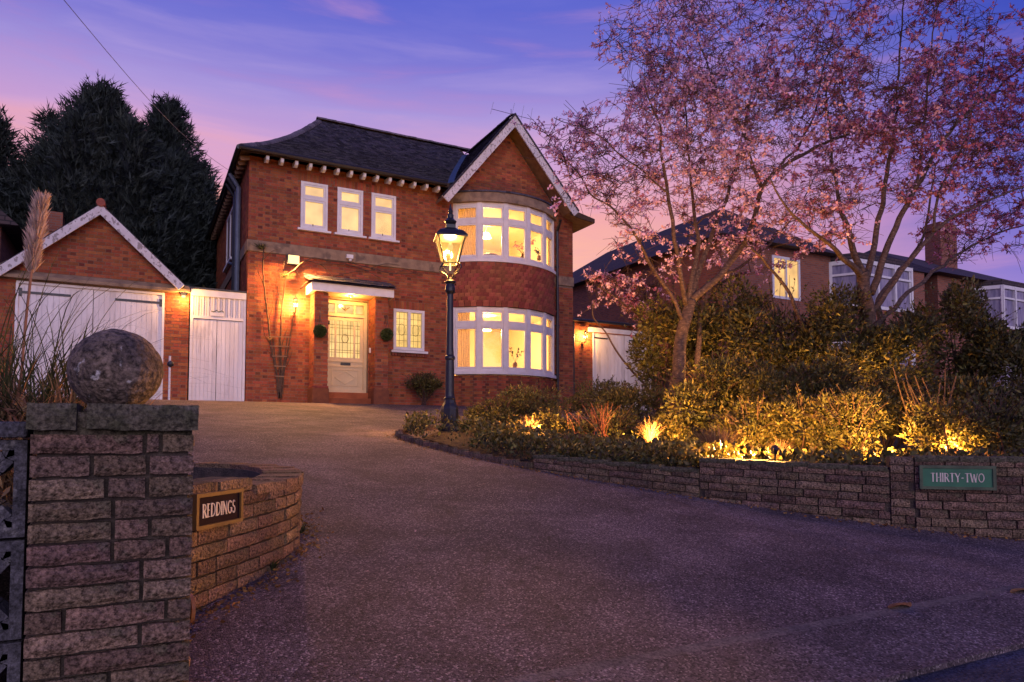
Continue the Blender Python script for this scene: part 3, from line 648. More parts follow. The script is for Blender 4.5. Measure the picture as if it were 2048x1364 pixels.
# ---- round bay
def bay(z_sill, z_bot, zt0, zt1, z_top, name):
    b = MB(); fr = .05
    V = [bp(-BA + i*2*BA/5) for i in range(6)]
    for i, v in enumerate(V):
        a = R(-BA + i*2*BA/5); n = Vector((math.sin(a), -math.cos(a), 0)); u = Vector((math.cos(a), math.sin(a), 0))
        b.obox(v - n*.03 + Vector((0,0,(z_bot+z_top)/2)), u, -n, .125, .12, z_top - z_bot)
    for i in range(5):
        p, q = V[i], V[i+1]; u = (q-p).normalized(); n = Vector((u.y, -u.x, 0)); c = (p+q)/2; L_ = (q-p).length
        for za, zb in ((z_bot, z_bot+.075), (zt0, zt1), (z_top-.10, z_top)):
            b.obox(c - n*.03 + Vector((0,0,(za+zb)/2)), u, -n, L_-.10, .095, zb-za)
    w_ = b.build(name, M['white'], house); cs = MB()
    for i in range(5):
        p, q = V[i], V[i+1]; u = (q-p).normalized(); n = Vector((u.y, -u.x, 0)); c = (p+q)/2; L_ = (q-p).length - .125
        for za, zb in ((z_bot+.08, zt0-.005), (zt1+.005, z_top-.105)):
            zm, h = (za+zb)/2, zb-za; t = .045; o = -n*.022
            cs.obox(c + o + u*(L_/2-t/2) + Vector((0,0,zm)), u, -n, t, .07, h); cs.obox(c + o - u*(L_/2-t/2) + Vector((0,0,zm)), u, -n, t, .07, h)
            cs.obox(c + o + Vector((0,0,za+t/2)), u, -n, L_-2*t, .068, t); cs.obox(c + o + Vector((0,0,zb-t/2)), u, -n, L_-2*t, .068, t)
            g = MB(); g.obox(c - n*.03 + Vector((0,0,zm)), u, -n, L_-t, .006, h-t); g.build('pane', M['glass'], w_)
    cs.build('casement', M['white'], w_)
    s_ = MB(); arcwall(s_, BR+.10, z_sill, z_bot, .2, 30, -BA-1.5, BA+1.5); s_.build('sill', M['white'], w_)
    return w_
bay(3.09, 3.18, 4.42, 4.55, 4.985, 'bay_window'); bay(6.25, 6.34, 7.36, 7.48, 7.955, 'bay_window')
m_ = MB(); arcwall(m_, BR+.10, 7.957, 8.22, .3, 30, -BA-2, BA+2); m_.build('bay_cornice', M['stone_band'], house)
m_ = MB(); arcwall(m_, BR+.13, 8.222, 8.27, 1.2, 30, -BA-2, BA+2); m_.build('bay_roof', M['tile'], house)
# hung tiles
def tmesh(nm, pts):
    mb = MB(); mb.prism([(x, 0, z) for x, z in pts], (0, .014, 0)); me = bpy.data.meshes.new(nm); me.from_pydata(mb.v, [], mb.f); me.materials.append(M['hang']); return me
TP = tmesh('hanging_tile', [(-.08, 0), (.08, 0), (.08, .17), (-.08, .17)])
TS = tmesh('hanging_tile', [(0, -.035), (.045, -.005), (.076, .065), (.078, .17), (-.078, .17), (-.076, .065), (-.045, -.005)])
nr = 11; pinv = WORLD[house.name].inverted()
for r in range(nr):
    z = 4.995 + r*.108; n = 22; off = .5 if r % 2 else 0; sc = r in (3, 4, 7, 8)
    for i in range(n + (1 if off else 0)):
        a = -BA + (i + .5 - off)*2*BA/n
        if a < -BA + .5 or a > BA - .5: continue
        o = bpy.data.objects.new('hanging_tile', TS if sc else TP); COL.objects.link(o); o.parent = house; o.matrix_parent_inverse = pinv
        flare = .03*max(0, 1 - r/2.2)
        o.matrix_basis = Matrix.Translation(bp(a, BR + .034 + flare) + Vector((0, 0, z + random.uniform(-.004, .004)))) @ Matrix.Rotation(R(a), 4, 'Z') @ Matrix.Rotation(R(10 + 6*max(0, 1-r/2.2)), 4, 'X')
m_ = MB(); arcwall(m_, BR+.035, 6.17, 6.249, .03, 30); m_.build('lead_apron', M['lead'], house)
# rooms behind the bay
def room(z0, z1, nm):
    mb = MB(); x0, x1, y0, y1 = 7.45, 11.45, Y0+.30, 22.2
    mb.add([(x0,y1,z0),(x1,y1,z0),(x1,y1,z1),(x0,y1,z1)], [(0,1,2,3)]); mb.add([(x0,y0,z0),(x0,y1,z0),(x0,y1,z1),(x0,y0,z1)], [(0,1,2,3)]); mb.add([(x1,y0,z0),(x1,y1,z0),(x1,y1,z1),(x1,y0,z1)], [(0,1,2,3)])
    arc = [bp(-BA + i*2*BA/12, BR-.13) for i in range(13)]
    for z in (z0, z1): mb.add([(x0,y1,z), (x0,y0,z)] + [(p.x, p.y, z) for p in arc] + [(x1,y0,z), (x1,y1,z)], [tuple(range(17))])
    mb.build(nm, M['plaster'], house)
room(2.62, 5.10, 'room'); room(5.75, 7.99, 'room')
m_ = MB(); arcwall(m_, BR-.16, 3.02, 3.19, .25, 16); m_.build('window_board', M['white'], house)
# ---- porch
m_ = MB()
for (a, b) in ((3.76, 4.11), (5.31, 5.66)): m_.box(a+.008, b-.008, PYF+.008, Y0-.001, 2.2, 4.96)
m_.build('porch_pier', M['mortar'], house)
for (a, b) in ((3.73, 4.14), (5.28, 5.69)):
    m_ = MB(); m_.box(a, b, PYF-.03, Y0-.004, ZB-.05, 2.56); m_.box(a+.012, b-.012, PYF-.018, Y0-.004, 2.56, 2.62); bevel(m_.build('pier_plinth', M['brick_dark'], house), .012)
m_ = MB(); m_.box(3.66, 5.76, 17.36, 17.40, 4.96, 5.17); m_.box(3.66, 3.70, 17.401, Y0-.001, 4.96, 5.17); m_.box(5.72, 5.76, 17.401, Y0-.001, 4.96, 5.17)
porch = m_.build('porch_fascia', M['white'], house)
m_ = MB(); m_.box(3.701, 5.719, 17.401, Y0-.002, 4.985, 5.02); m_.build('porch_ceiling', M['cream'], porch)
m_ = MB(); m_.prism([(3.60, 17.27, 5.18), (3.60, Y0-.002, 5.46), (3.60, Y0-.002, 5.42), (3.60, 17.27, 5.14+.035)], (2.22, 0, 0)); pr = m_.build('porch_roof', M['tile'], porch)
m_ = MB()
for r in range(5):
    y = 17.25 + r*.16; z = 5.185 + r*.16*.36
    for i in range(13):
        x_ = 3.58 + (i + (.5 if r % 2 else 0))*.168; jj = random.uniform(0, .012)
        if x_ > 5.75: continue
        m_.prism([(x_, y, z+.02+jj), (x_+.16, y, z+.02+jj), (x_+.16, y+.2, z+.085+jj*.5), (x_, y+.2, z+.085+jj*.5)], (0, 0, .014))
m_.build('porch_tiles', M['tile'], porch)
# door
DY = 18.2
m_ = MB(); rect_frame(m_, 4.14, 5.285, 2.50, 4.915, DY-.03, DY+.08, .085); m_.box(4.225, 5.2, DY-.032, DY+.08, 4.50, 4.58); dframe = m_.build('door_frame', M['cream'], house)
for p, q in ((4.24, 4.44), (4.49, 4.93), (4.98, 5.185)):
    m_ = MB(); m_.box(p, q, DY+.02, DY+.026, 4.60, 4.82); m_.build('fanlight_pane', M['frost2'], dframe)
for p in (4.44, 4.93): m_ = MB(); m_.box(p, p+.05, DY-.01, DY+.05, 4.58, 4.83); m_.build('fanlight_bar', M['cream'], dframe)
m_ = MB(); c0 = Vector((4.71, DY+.014, 4.71)); m_.tube([c0 + Vector((t*.12, 0, .06 - .09*(1-abs(t))**1.0*1.0)) for t in (-1, -.8, -.5, 0, .5, .8, 1)], [.004, .014, .012, .018, .012, .014, .004], 5); m_.tube([c0 + Vector((0,0,-.07)), c0, c0 + Vector((0,0,.07))], [.003, .014, .004], 5); m_.build('fanlight_motif', M['came'], dframe)
m_ = MB()   # lower solid half with moulded panel and diamond
x0, x1 = 4.23, 5.195; m_.box(x0, x1, DY, DY+.05, 2.52, 3.34)
door = m_.build('door', M['cream'], house)
m_ = MB(); rect_frame(m_, 4.36, 5.09, 2.68, 3.12, DY-.016, DY-.001, .03)
dc = Vector((4.725, DY-.008, 2.90)); dd = [(-.27, 0), (0, .17), (.27, 0), (0, -.17)]
for i in range(4):
    p, q = dd[i], dd[(i+1) % 4]; m_.bar(dc + Vector((p[0], 0, p[1])), dc + Vector((q[0], 0, q[1])), .016, .028)
m_.box(4.23, 5.195, DY-.018, DY-.001, 3.18, 3.21); m_.box(4.23, 5.195, DY-.018, DY-.001, 3.31, 3.34); m_.build('door_panel', M['cream'], door)
m_ = MB(); m_.box(4.60, 4.86, DY-.022, DY-.001, 3.225, 3.295); m_.build('letter_box', M['black'], door)
m_ = MB(); rect_frame(m_, x0, x1, 3.341, 4.49, DY, DY+.05, .085); m_.box(4.44, 4.485, DY, DY+.05, 3.43, 4.40); m_.box(4.94, 4.985, DY, DY+.05, 3.43, 4.40); m_.build('glazing_frame', M['cream'], door)
for p, q in ((4.315, 4.44), (4.485, 4.94), (4.985, 5.11)):
    m_ = MB(); m_.box(p, q, DY+.02, DY+.026, 3.42, 4.41); m_.build('door_pane', M['frost2'], door)
m_ = MB()
for z in (3.56, 3.62, 3.82, 4.02, 4.20, 4.28): m_.box(4.315, 5.11, DY+.011, DY+.018, z-.005, z+.005)
for x_ in (4.37, 4.57, 4.65, 4.78, 4.86, 5.05): m_.box(x_-.004, x_+.004, DY+.010, DY+.018, 3.43, 4.40)
m_.tube([(4.715 + .09*math.cos(t*.5236), DY+.012, 3.93 + .11*math.sin(t*.5236)) for t in range(13)], .007, 4); m_.build('leading', M['came'], door)
m_ = MB(); m_.tube([(4.27, DY-.05, 4.26), (4.27, DY-.05, 4.36)], .025, 8); m_.box(4.255, 4.285, DY-.05, DY, 4.29, 4.33); m_.build('knocker', M['black'], door)
m_ = MB(); m_.box(4.13, 5.29, 17.72, 18.3, ZB-.02, 2.34); m_.box(4.13, 5.29, 17.98, 18.3, 2.341, 2.50); bevel(m_.build('door_step', M['brick'], house), .012)
m_ = MB(); m_.box(5.265, 5.305, PYF+.35, PYF+.39, 3.55, 3.68); m_.build('door_bell', M['white'], house)
# hall behind door keeps light in
m_ = MB(); m_.box(4.0, 5.4, 18.35, 18.38, 2.4, 5.0); m_.box(3.3, 6.2, 18.36, 18.38, 6.4, 8.0); m_.box(5.9, 6.95, 18.36, 18.38, 3.5, 5.0); m_.build('inner_wall', M['plaster'], house)
m_ = MB(); ax = Vector((GX-.3, 20.6, 0))
m_.tube([at(1024, 300, 20.6), at(1022, 218, 20.6)], .012, 5); m_.tube([at(984, 218, 20.6), at(1068, 240, 20.6)], .009, 5)
for i, (px, py, h) in enumerate(((984, 218, 14), (1003, 222, 0), (1026, 222, 16), (1045, 228, 17), (1062, 236, 20))):
    if h: m_.tube([at(px+3, py-h, 20.6), at(px-3, py+h*.7, 20.6)], .006, 5)
m_.build('aerial', M['steel'], house)

# ================================================================ garage, side gate, neighbours
gar = thing('brick_garage', 'small gabled brick garage with wide white double doors beside the house', 'garage', (-.9, 20, ZB))
GRX, GRZ = -.87, 6.52; gx0, gx1 = -2.95, .97; gd0, gd1 = -2.40, .45
hol = [(gd0, gd1, ZB-.2, 4.70)]
m_ = MB(); slab_with_holes(m_, (0, Y0+.008, 0), U, NF, gx0, gx1, ZB-.3, 4.92, hol, .22)
m_.prism([(gx0+.1, Y0+.008, 4.92), (gx1-.15, Y0+.008, 4.92), (GRX, Y0+.008, GRZ-.16)], (0, .22, 0))
m_.box(gx0, gx0+.2, Y0+.23, 24, ZB-.3, 4.9); m_.box(gx1-.2, gx1, Y0+.23, 24, ZB-.3, 4.9); m_.box(gx0+.2, gx1-.2, 23.8, 24, ZB-.3, 4.9)
m_.build('wall', M['mortar'], gar)
b2 = Bricks()
b2.wall(oF, U, NF, gx0, gx1, ZB-.06, 4.72, hol); GSL = (GRZ - 4.92)/1.80
b2.wall(oF, U, NF, gx0-.4, gx1+.4, 4.92, GRZ-.2, [], clip=lambda z: (GRX - (GRZ-.17-z)/GSL*1.03, GRX + (GRZ-.17-z)/GSL*1.0))
b2.wall((gx1-.012, 0, 0), UY, Vector((1,0,0)), Y0+.03, 19.2, ZB-.06, 4.72)
b2.flush(gar)
m_ = MB(); m_.prism([(gx0-.1, Y0-.16, 4.735), (gx0-.1, Y0+.02, 4.74), (gx0-.1, Y0+.02, 4.92), (gx0-.1, Y0-.16, 4.80)], (gx1-gx0+.1, 0, 0)); m_.build('ledge', M['stone_band'], gar)
for s_ in (-1, 1):
    a = (GRX, Y0-.25, GRZ); bX = GRX + s_*(1.95 if s_ < 0 else 1.72); bz = GRZ - abs(bX-GRX)*(.885 if s_ < 0 else .955)
    board('barge_board', (a[0], a[1] - (.001 if s_ > 0 else 0), a[2]), (bX, Y0-.25, bz), .17, .04, M['peel'], gar)
    m_ = MB(); m_.prism([(GRX, Y0-.22, GRZ+.03), (bX, Y0-.22, bz+.03), (bX, 24.3, bz+.03), (GRX, 24.3, GRZ+.03)], (0, 0, -.07)); m_.build('roof_slope', M['tile'], gar)
m_ = MB(); m_.tube([(GRX, Y0-.3, GRZ+.03), (GRX, 24.3, GRZ+.03)], .09, 10); m_.build('ridge_tile', M['hang'], gar)
# doors: two leaves of vertical boards
for li, (a, b) in enumerate(((gd0+.05, (gd0+gd1)/2-.006), ((gd0+gd1)/2+.006, gd1-.05))):
    m_ = MB(); m_.box(a, b, Y0+.05, Y0+.09, ZB, 4.66); leaf = m_.build('garage_door', M['door_white'], gar)
    n = 13; w_ = (b-a)/n
    for i in range(n):
        m_ = MB(); m_.box(a + i*w_ + .003, a + (i+1)*w_ - .003, Y0+.032, Y0+.0499, ZB+.02, 4.62); m_.build('door_board', M['door_white'], leaf)
    m_ = MB(); h0, h1 = (a, a+.95) if li == 0 else (b-.95, b)
    m_.box(h0, h1, Y0+.012, Y0+.031, 4.44, 4.49); m_.box(h0 if li == 0 else h1-.06, h0+.06 if li == 0 else h1, Y0+.008, Y0+.031, 4.38, 4.55); m_.build('strap_hinge', M['black'], leaf)
m_ = MB(); rect_frame(m_, gd0, gd1, ZB-.2, 4.70, Y0-.004, Y0+.1, .05); m_.build('door_frame', M['white'], gar)
# bulkhead lamp on the garage pier
lt = thing('eaves_lamp', 'small amber lamp under the garage ledge beside the white side gate', 'lamp', (.84, Y0-.1, 4.68))
m_ = MB(); m_.box(.78, .90, Y0-.14, Y0-.05, 4.655, 4.73); m_.build('lamp_body', M['black'], lt); m_ = MB(); m_.lathe([(.03, 0), (.045, .015), (.04, .045)], (.84, Y0-.10, 4.612), 12); m_.build('bulb', M['bulb'], lt)
point('lamp_light', (.84, Y0-.20, 4.56), 45, lt, WARM, .03)

gate = thing('side_gate', 'tall white boarded double gate between the garage and the house', 'gate', (1.6, Y0, ZB))
ga, gb = 1.0, 2.235
m_ = MB(); m_.box(ga, ga+.06, Y0+.02, Y0+.1, ZB-.05, 4.86); m_.box(gb-.06, gb, Y0+.02, Y0+.1, ZB-.05, 4.86); m_.box(ga+.06, gb-.06, Y0+.015, Y0+.1, 4.17, 4.235); m_.box(ga, gb, Y0-.02, Y0+.1, 4.70, 4.86); m_.build('gate_frame', M['white'], gate)
n = 19; w_ = (gb-ga-.12)/n
for i in range(n):
    m_ = MB(); m_.box(ga+.06+i*w_+.004, ga+.06+(i+1)*w_-.004, Y0+(.03 if i % 2 else .045), Y0+.08, 4.236, 4.699); m_.build('top_board', M['door_white'], gate)
mid = 1.59
for li, (a, b) in enumerate(((ga+.063, mid-.005), (mid+.005, gb-.063))):
    m_ = MB(); m_.box(a, b, Y0+.06, Y0+.09, ZB, 4.16); leaf = m_.build('gate_leaf', M['door_white'], gate); n = 6; w_ = (b-a)/n
    for i in range(n): m_ = MB(); m_.box(a+i*w_+.003, a+(i+1)*w_-.003, Y0+.042, Y0+.0599, ZB+.01, 4.15); m_.build('gate_board', M['door_white'], leaf)
m_ = MB(); m_.box(ga-.05, gb+.0, Y0-.05, Y0+.12, 4.861, 4.90); m_.build('gate_capping', M['pipe'], gate)
pl = thing('number_plaque', 'small pale plaque fixed above the white side gate', 'plaque', (1.5, Y0-.02, 4.3))
m_ = MB(); m_.box(1.43, 1.74, Y0-.012, Y0+.014, 4.245, 4.36); m_.build('plate', M['door_white'], pl)
m_ = MB(); m_.tube([(1.45, Y0-.02, 4.36), (1.51, Y0-.02, 4.345), (1.57, Y0-.02, 4.385), (1.62, Y0-.02, 4.35), (1.68, Y0-.02, 4.38), (1.73, Y0-.02, 4.355)], .012, 5); m_.build('scroll', M['sign_frame'], pl)

rg = thing('white_door_garage', 'low flat-roofed brick garage with white doors right of the house', 'garage', (15, 20.5, ZB))
YR = 20.5; hol = [(14.14, 17.0, ZB-.2, 5.06)]
m_ = MB(); slab_with_holes(m_, (0, YR+.008, 0), U, NF, 12.0, 17.6, ZB-.3, 5.40, hol, .22); m_.box(12.0, 12.2, YR+.23, 26, ZB-.3, 5.4); m_.box(17.4, 17.6, YR+.23, 26, ZB-.3, 5.4); m_.build('wall', M['mortar'], rg)
b3 = Bricks(); b3.wall((0, YR+.012, 0), U, NF, 12.0, 17.6, ZB-.06, 5.40, hol); b3.flush(rg, 200)
m_ = MB(); m_.box(11.9, 17.7, YR-.18, 26, 5.401, 5.47); m_.build('flat_roof', M['tile'], rg)
m_ = MB(); m_.tube([(11.95, YR-.2, 5.40), (17.7, YR-.2, 5.40)], .05, 8); m_.build('gutter', M['pipe'], rg)
m_ = MB(); m_.box(13.95, 17.1, YR-.04, YR+.1, 5.06, 5.22); m_.box(14.14, 14.2, YR+.0, YR+.1, ZB, 5.06); m_.box(16.94, 17.0, YR, YR+.1, ZB, 5.06); m_.build('door_frame', M['white'], rg)
for li, (a, b) in enumerate(((14.21, 15.565), (15.575, 16.93))):
    m_ = MB(); m_.box(a, b, YR+.05, YR+.09, ZB, 5.05); leaf = m_.build('garage_door', M['door_white'], rg); n = 9; w_ = (b-a)/n
    for i in range(n): m_ = MB(); m_.box(a+i*w_+.003, a+(i+1)*w_-.003, YR+.035, YR+.0499, ZB+.02, 5.03); m_.build('door_board', M['door_white'], leaf)
    m_ = MB(); h0, h1 = (a, a+.6) if li == 0 else (a+.2, a+.95); m_.box(h0, h1, YR+.012, YR+.034, 4.84, 4.885); m_.build('strap_hinge', M['black'], leaf)
m_ = MB(); m_.tube([(13.3, YR-.06, 5.4), (13.3, YR-.06, 2.2)], .04, 8); m_.build('downpipe', M['black'], rg)

def wall_lantern(loc, label, energy, scale=1.0):
    t = thing('wall_lantern', label, 'lamp', loc); x_, y_, z_ = loc; s_ = scale
    m_ = MB(); m_.lathe([(.05*s_, 0), (.075*s_, .17*s_)], (x_, y_, z_ - .085*s_), 6, rot=.3); m_.build('lantern_glass', M['lampglass'], t)
    m_ = MB(); m_.lathe([(.09*s_, 0), (.06*s_, .05*s_), (.015*s_, .085*s_), (.02*s_, .10*s_), (.004, .13*s_)], (x_, y_, z_ + .087*s_), 6, rot=.3); m_.lathe([(.02*s_, -.03*s_), (.055*s_, 0)], (x_, y_, z_ - .087*s_), 6, rot=.3)
    for k in range(6):
        a = k*math.pi/3 + .3; m_.tube([(x_ + .05*s_*math.cos(a), y_ + .05*s_*math.sin(a), z_-.085*s_), (x_ + .075*s_*math.cos(a), y_ + .075*s_*math.sin(a), z_+.085*s_)], .004, 4)
    m_.build('lantern_frame', M['black'], t)
    m_ = MB(); m_.tube([(x_, y_ + .17, z_-.2*s_), (x_, y_ + .10, z_-.24*s_), (x_, y_, z_ - .17*s_), (x_, y_, z_ - .1*s_)], .012, 6); m_.lathe([(.05, 0), (.05, .02)], (x_, y_+.16, z_-.22), 8); m_.build('bracket', M['black'], t)
    m_ = MB(); m_.lathe([(.01, -.03), (.028, 0), (.01, .035)], (x_, y_, z_), 8); m_.build('bulb', M['bulb'], t)
    point('lantern_light', (x_, y_, z_), energy, t, WARM, .045); return t
wall_lantern((3.36, Y0-.26, 4.66), 'glowing wall lantern on the brickwork left of the front door', 1300)
wall_lantern((13.70, YR-.22, 4.86), 'glowing wall lantern beside the white doors of the right garage', 1000)
fl_ = thing('flood_light', 'square lit flood light high on the brick wall under the stone band', 'light', (3.34, Y0-.1, 5.82))
m_ = MB(); m_.box(3.17, 3.49, Y0-.09, Y0-.002, 5.68, 5.935); m_.build('housing', M['black'], fl_)
m_ = MB(); m_.box(3.20, 3.465, Y0-.098, Y0-.091, 5.70, 5.915); m_.build('lens', M['flood'], fl_)
l = bpy.data.lights.new('flood_lamp', 'AREA'); l.energy = 750; l.color = WARM; l.size = .25; o = link(bpy.data.objects.new('flood_lamp', l), fl_); o.location = (3.33, Y0-.11, 5.8); o.rotation_euler = (R(-42), 0, 0)
cc = thing('security_sensor', 'little white security sensor on the stone band above the porch', 'sensor', (4.75, Y0-.1, 6.0))
m_ = MB(); m_.box(4.66, 4.83, Y0-.14, Y0-.031, 6.0, 6.10); m_.build('body', M['white'], cc); m_ = MB(); m_.lathe([(.03, 0), (.045, .03), (.03, .06)], (4.76, Y0-.11, 5.93), 10); m_.build('eye', M['white'], cc)

pl_ = thing('porch_light', 'small dome light under the porch canopy above the front door', 'light', (4.72, 17.75, 4.97))
m_ = MB(); m_.lathe([(.06, 0), (.06, -.015), (.045, -.04), (.015, -.055)], (4.72, 17.72, 4.984), 14); m_.build('dome', M['lampglass'], pl_); point('dome_light', (4.72, 17.72, 4.88), 60, pl_, WARM, .04)
# neighbours
nb = thing('neighbour_house', 'dark house behind the cherry trees with one warm lit upper window', 'house', (22, 20, 2.2))
m_ = MB(); hol = [(19.25, 20.65, 6.15, 7.65)]
slab_with_holes(m_, (0, 17, 0), U, NF, 16.9, 28, 1.8, 8.0, hol, .25); m_.box(16.9, 17.15, 17.26, 28, 1.8, 8.0); m_.box(27.75, 28, 17.26, 28, 1.8, 8.0); m_.build('wall', M['far_brick'], nb)
def hip_roof(mb, x0, x1, y0, y1, ze, zr, inset):
    ym = (y0+y1)/2; a, b = (x0+inset, ym, zr), (x1-inset, ym, zr)
    mb.add([(x0,y0,ze),(x1,y0,ze),(x1,y1,ze),(x0,y1,ze), a, b], [(0,1,5,4),(1,2,5),(2,3,4,5),(3,0,4),(0,3,2,1)])
m_ = MB(); m_.add([(16.5,16.6,7.95),(22.5,16.6,7.95),(22.5,30,7.95),(16.5,30,7.95),(19.5,19.6,10.1),(19.5,27,10.1)], [(0,1,4),(1,2,5,4),(2,3,5),(3,0,4,5),(0,3,2,1)]); m_.build('roof', M['far_tile'], nb)
m_ = MB(); hip_roof(m_, 21.5, 28.4, 16.9, 28, 7.97, 10.0, 3.4); m_.build('roof', M['far_tile'], nb)
m_ = MB(); rect_frame(m_, 19.25, 20.65, 6.15, 7.65, 16.97, 17.1, .09); m_.box(19.9, 19.98, 16.97, 17.1, 6.24, 7.56); win = m_.build('window', M['white'], nb)
for p, q in ((19.34, 19.9), (19.98, 20.56)): m_ = MB(); m_.box(p, q, 17.03, 17.04, 6.24, 7.56); m_.build('pane', M['frost'], win)
M['dusk_pane'] = mat('painted_reflection_pane', (.34,.30,.36), (.16,.15,.21), .15, 2.5, spec=.6, stretch=(3,3,.6))  # pale lavender reflection painted into the pane colour, streaked like net curtain
def white_bay(root, x0, x1, y, z0, z1, proj=.8):
    V = [Vector((x0, y, 0)), Vector((x0+.5, y-proj, 0)), Vector((x1-.5, y-proj, 0)), Vector((x1, y, 0))]; m_ = MB(); panes = []
    for p, q in zip(V, V[1:]):
        u = (q-p).normalized(); n = Vector((u.y, -u.x, 0)); L_ = (q-p).length; k = max(1, int(L_/.8))
        for za, zb in ((z0, z0+.12), (z1-.15, z1), (z0 + (z1-z0)*.68, z0 + (z1-z0)*.68+.08)): m_.obox((p+q)/2 + Vector((0,0,(za+zb)/2)), u, -n, L_, .1, zb-za)
        for i in range(k+1): m_.obox(p + u*(L_*i/k) + Vector((0,0,(z0+z1)/2)), u, -n, .1, .14, z1-z0-.01)
        panes.append(((p+q)/2 - n*.02 + Vector((0,0,(z0+z1)/2)), u, n, L_))
    w_ = m_.build('bay_window', M['white'], root)
    for c, u, n, L_ in panes: g = MB(); g.obox(c, u, -n, L_-.1, .01, z1-z0-.1); g.build('pane', M['dusk_pane'], w_)
    m_ = MB(); m_.prism([v + Vector((0,0,z1)) for v in V], (0,0,.25)); m_.build('bay_roof', M['far_tile'], w_)
    m_ = MB(); m_.prism([v + Vector((0,0,z0-1.2)) for v in V], (0,0,1.2)); m_.build('bay_apron', M['far_brick'], w_)
white_bay(nb, 22.3, 26.3, 16.99, 6.0, 7.75); white_bay(nb, 22.3, 26.3, 16.98, 2.9, 4.79)
nb2 = thing('neighbour_house', 'farthest right house with white bay window and tall brick chimney', 'house', (33, 20, 2.2))
m_ = MB(); m_.box(28.9, 40, 17, 28, 1.8, 8.0); m_.build('wall', M['far_brick'], nb2)
m_ = MB(); hip_roof(m_, 28.4, 40.5, 16.6, 28.4, 8.0, 10.8, 4.2); rr = m_.build('roof', M['far_tile'], nb2)
m_ = MB(); m_.box(35.2, 36.6, 20.5, 21.3, 8.5, 12.1); m_.box(35.1, 36.7, 20.4, 21.4, 11.7, 11.9); m_.build('chimney', M['far_brick'], rr)
white_bay(nb2, 31.6, 35.4, 16.99, 5.9, 7.75); white_bay(nb2, 31.6, 35.4, 16.98, 2.9, 4.69)
nb3 = thing('neighbour_house', 'edge of a pale-fronted house past the garage with a brick chimney', 'house', (-5, 21, 2.2))
m_ = MB(); m_.box(-8, -2.98, 20.0, 26, 2.0, 6.5); m_.build('wall', M['far_brick'], nb3)
m_ = MB(); m_.prism([(-2.6, 19.7, 6.3), (-3.1, 19.7, 6.75), (-6, 19.7, 9.0), (-8.6, 19.7, 6.3)], (0, 6.6, 0)); m_.build('roof', M['far_tile'], nb3)
m_ = MB(); m_.box(-3.9, -3.0, 19.93, 19.995, 5.2, 6.25); m_.build('window', M['white'], nb3)
m_ = MB(); m_.box(-2.56, -2.12, 24.0, 24.6, 5.5, 7.9); m_.box(-2.62, -2.06, 23.95, 24.65, 7.3, 7.42); m_.box(-2.66, -2.02, 23.9, 24.7, 7.1, 7.2); m_.build('chimney', M['far_brick'], nb3)

# ================================================================ lamp post
LX, LY = 4.12, 9.75; LZ = 1.43
lp = thing('lamp_post', 'tall black cast iron lamp post with lit four-sided lantern by the planting bed', 'lamp post', (LX, LY, LZ))
m_ = MB()
m_.lathe([(.155, -.05), (.155, .05), (.14, .07), (.125, .14), (.13, .18), (.13, .36), (.12, .40), (.095, .45), (.085, .50)], (LX, LY, LZ), 8, rot=.4); m_.build('base', M['black'], lp)
m_ = MB()
prof = [(.085, .5), (.09, .52), (.075, .55), (.068, .60), (.066, 1.0), (.062, 1.10), (.078, 1.12), (.078, 1.15), (.060, 1.18), (.053, 1.3), (.047, 2.1), (.055, 2.12), (.075, 2.15), (.078, 2.20), (.06, 2.26), (.085, 2.285), (.085, 2.30), (.045, 2.32), (.035, 2.36)]
m_.lathe(prof, (LX, LY, LZ), 20); m_.build('column', M['black'], lp, smooth=False)
m_ = MB(); m_.tube([(LX-.24, LY+.1, LZ+1.135), (LX+.24, LY-.1, LZ+1.135)], .0001, 3)
zb_, zt_ = LZ+2.57, LZ+2.965; rb, rt = .155, .285; ro = R(45) - YAW + R(12)
def corner(r, k): return (LX + r*math.cos(ro + k*math.pi/2), LY + r*math.sin(ro + k*math.pi/2))
m_ = MB()
for k in range(4):   # scrolled frog
    a, b = corner(rb, k); m_.tube([(LX + (a-LX)*.2, LY + (b-LY)*.2, LZ+2.34), (LX + (a-LX)*.5, LY + (b-LY)*.5, LZ+2.42), (LX + (a-LX)*1.35, LY + (b-LY)*1.35, LZ+2.49), (LX + (a-LX)*1.25, LY + (b-LY)*1.25, LZ+2.56), (a, b, zb_)], .011, 6)
m_.build('frog_bracket', M['black'], lp)
m_ = MB()
for k in range(4):
    a, b = corner(rb, k), corner(rt, k); c, d = corner(rb, k+1), corner(rt, k+1)
    m_.tube([(*a, zb_), (*b, zt_)], .011, 5); m_.tube([(*a, zb_), (*c, zb_)], .013, 5); m_.tube([(*b, zt_), (*d, zt_)], .014, 5)
m_.build('lantern_frame', M['black'], lp)
for k in range(4):
    a, b, c, d = corner(rb-.006, k), corner(rt-.006, k), corner(rb-.006, k+1), corner(rt-.006, k+1)
    m_ = MB(); m_.add([(*a, zb_), (*c, zb_), (*d, zt_), (*b, zt_)], [(0,1,2,3)]); m_.build('lantern_pane', M['lampglass'], lp)
m_ = MB(); m_.lathe([(.33, -.015), (.335, .01), (.25, .085), (.13, .13), (.10, .15), (.10, .20), (.075, .22)], (LX, LY, zt_), 4, rot=ro); m_.lathe([(.06, .2), (.085, .235), (.095, .26), (.06, .29), (.045, .31), (.05, .36), (.03, .38), (.04, .42), (.022, .45), (.006, .53)], (LX, LY, zt_), 14); m_.build('lantern_roof', M['black'], lp)
m_ = MB(); m_.tube([(LX, LY, zb_-.1), (LX, LY, zb_+.2)], .012, 6); m_.lathe([(.015, 0), (.04, .04), (.04, .09), (.015, .13)], (LX, LY, zb_+.2), 10); m_.build('bulb', M['bulb'], lp)
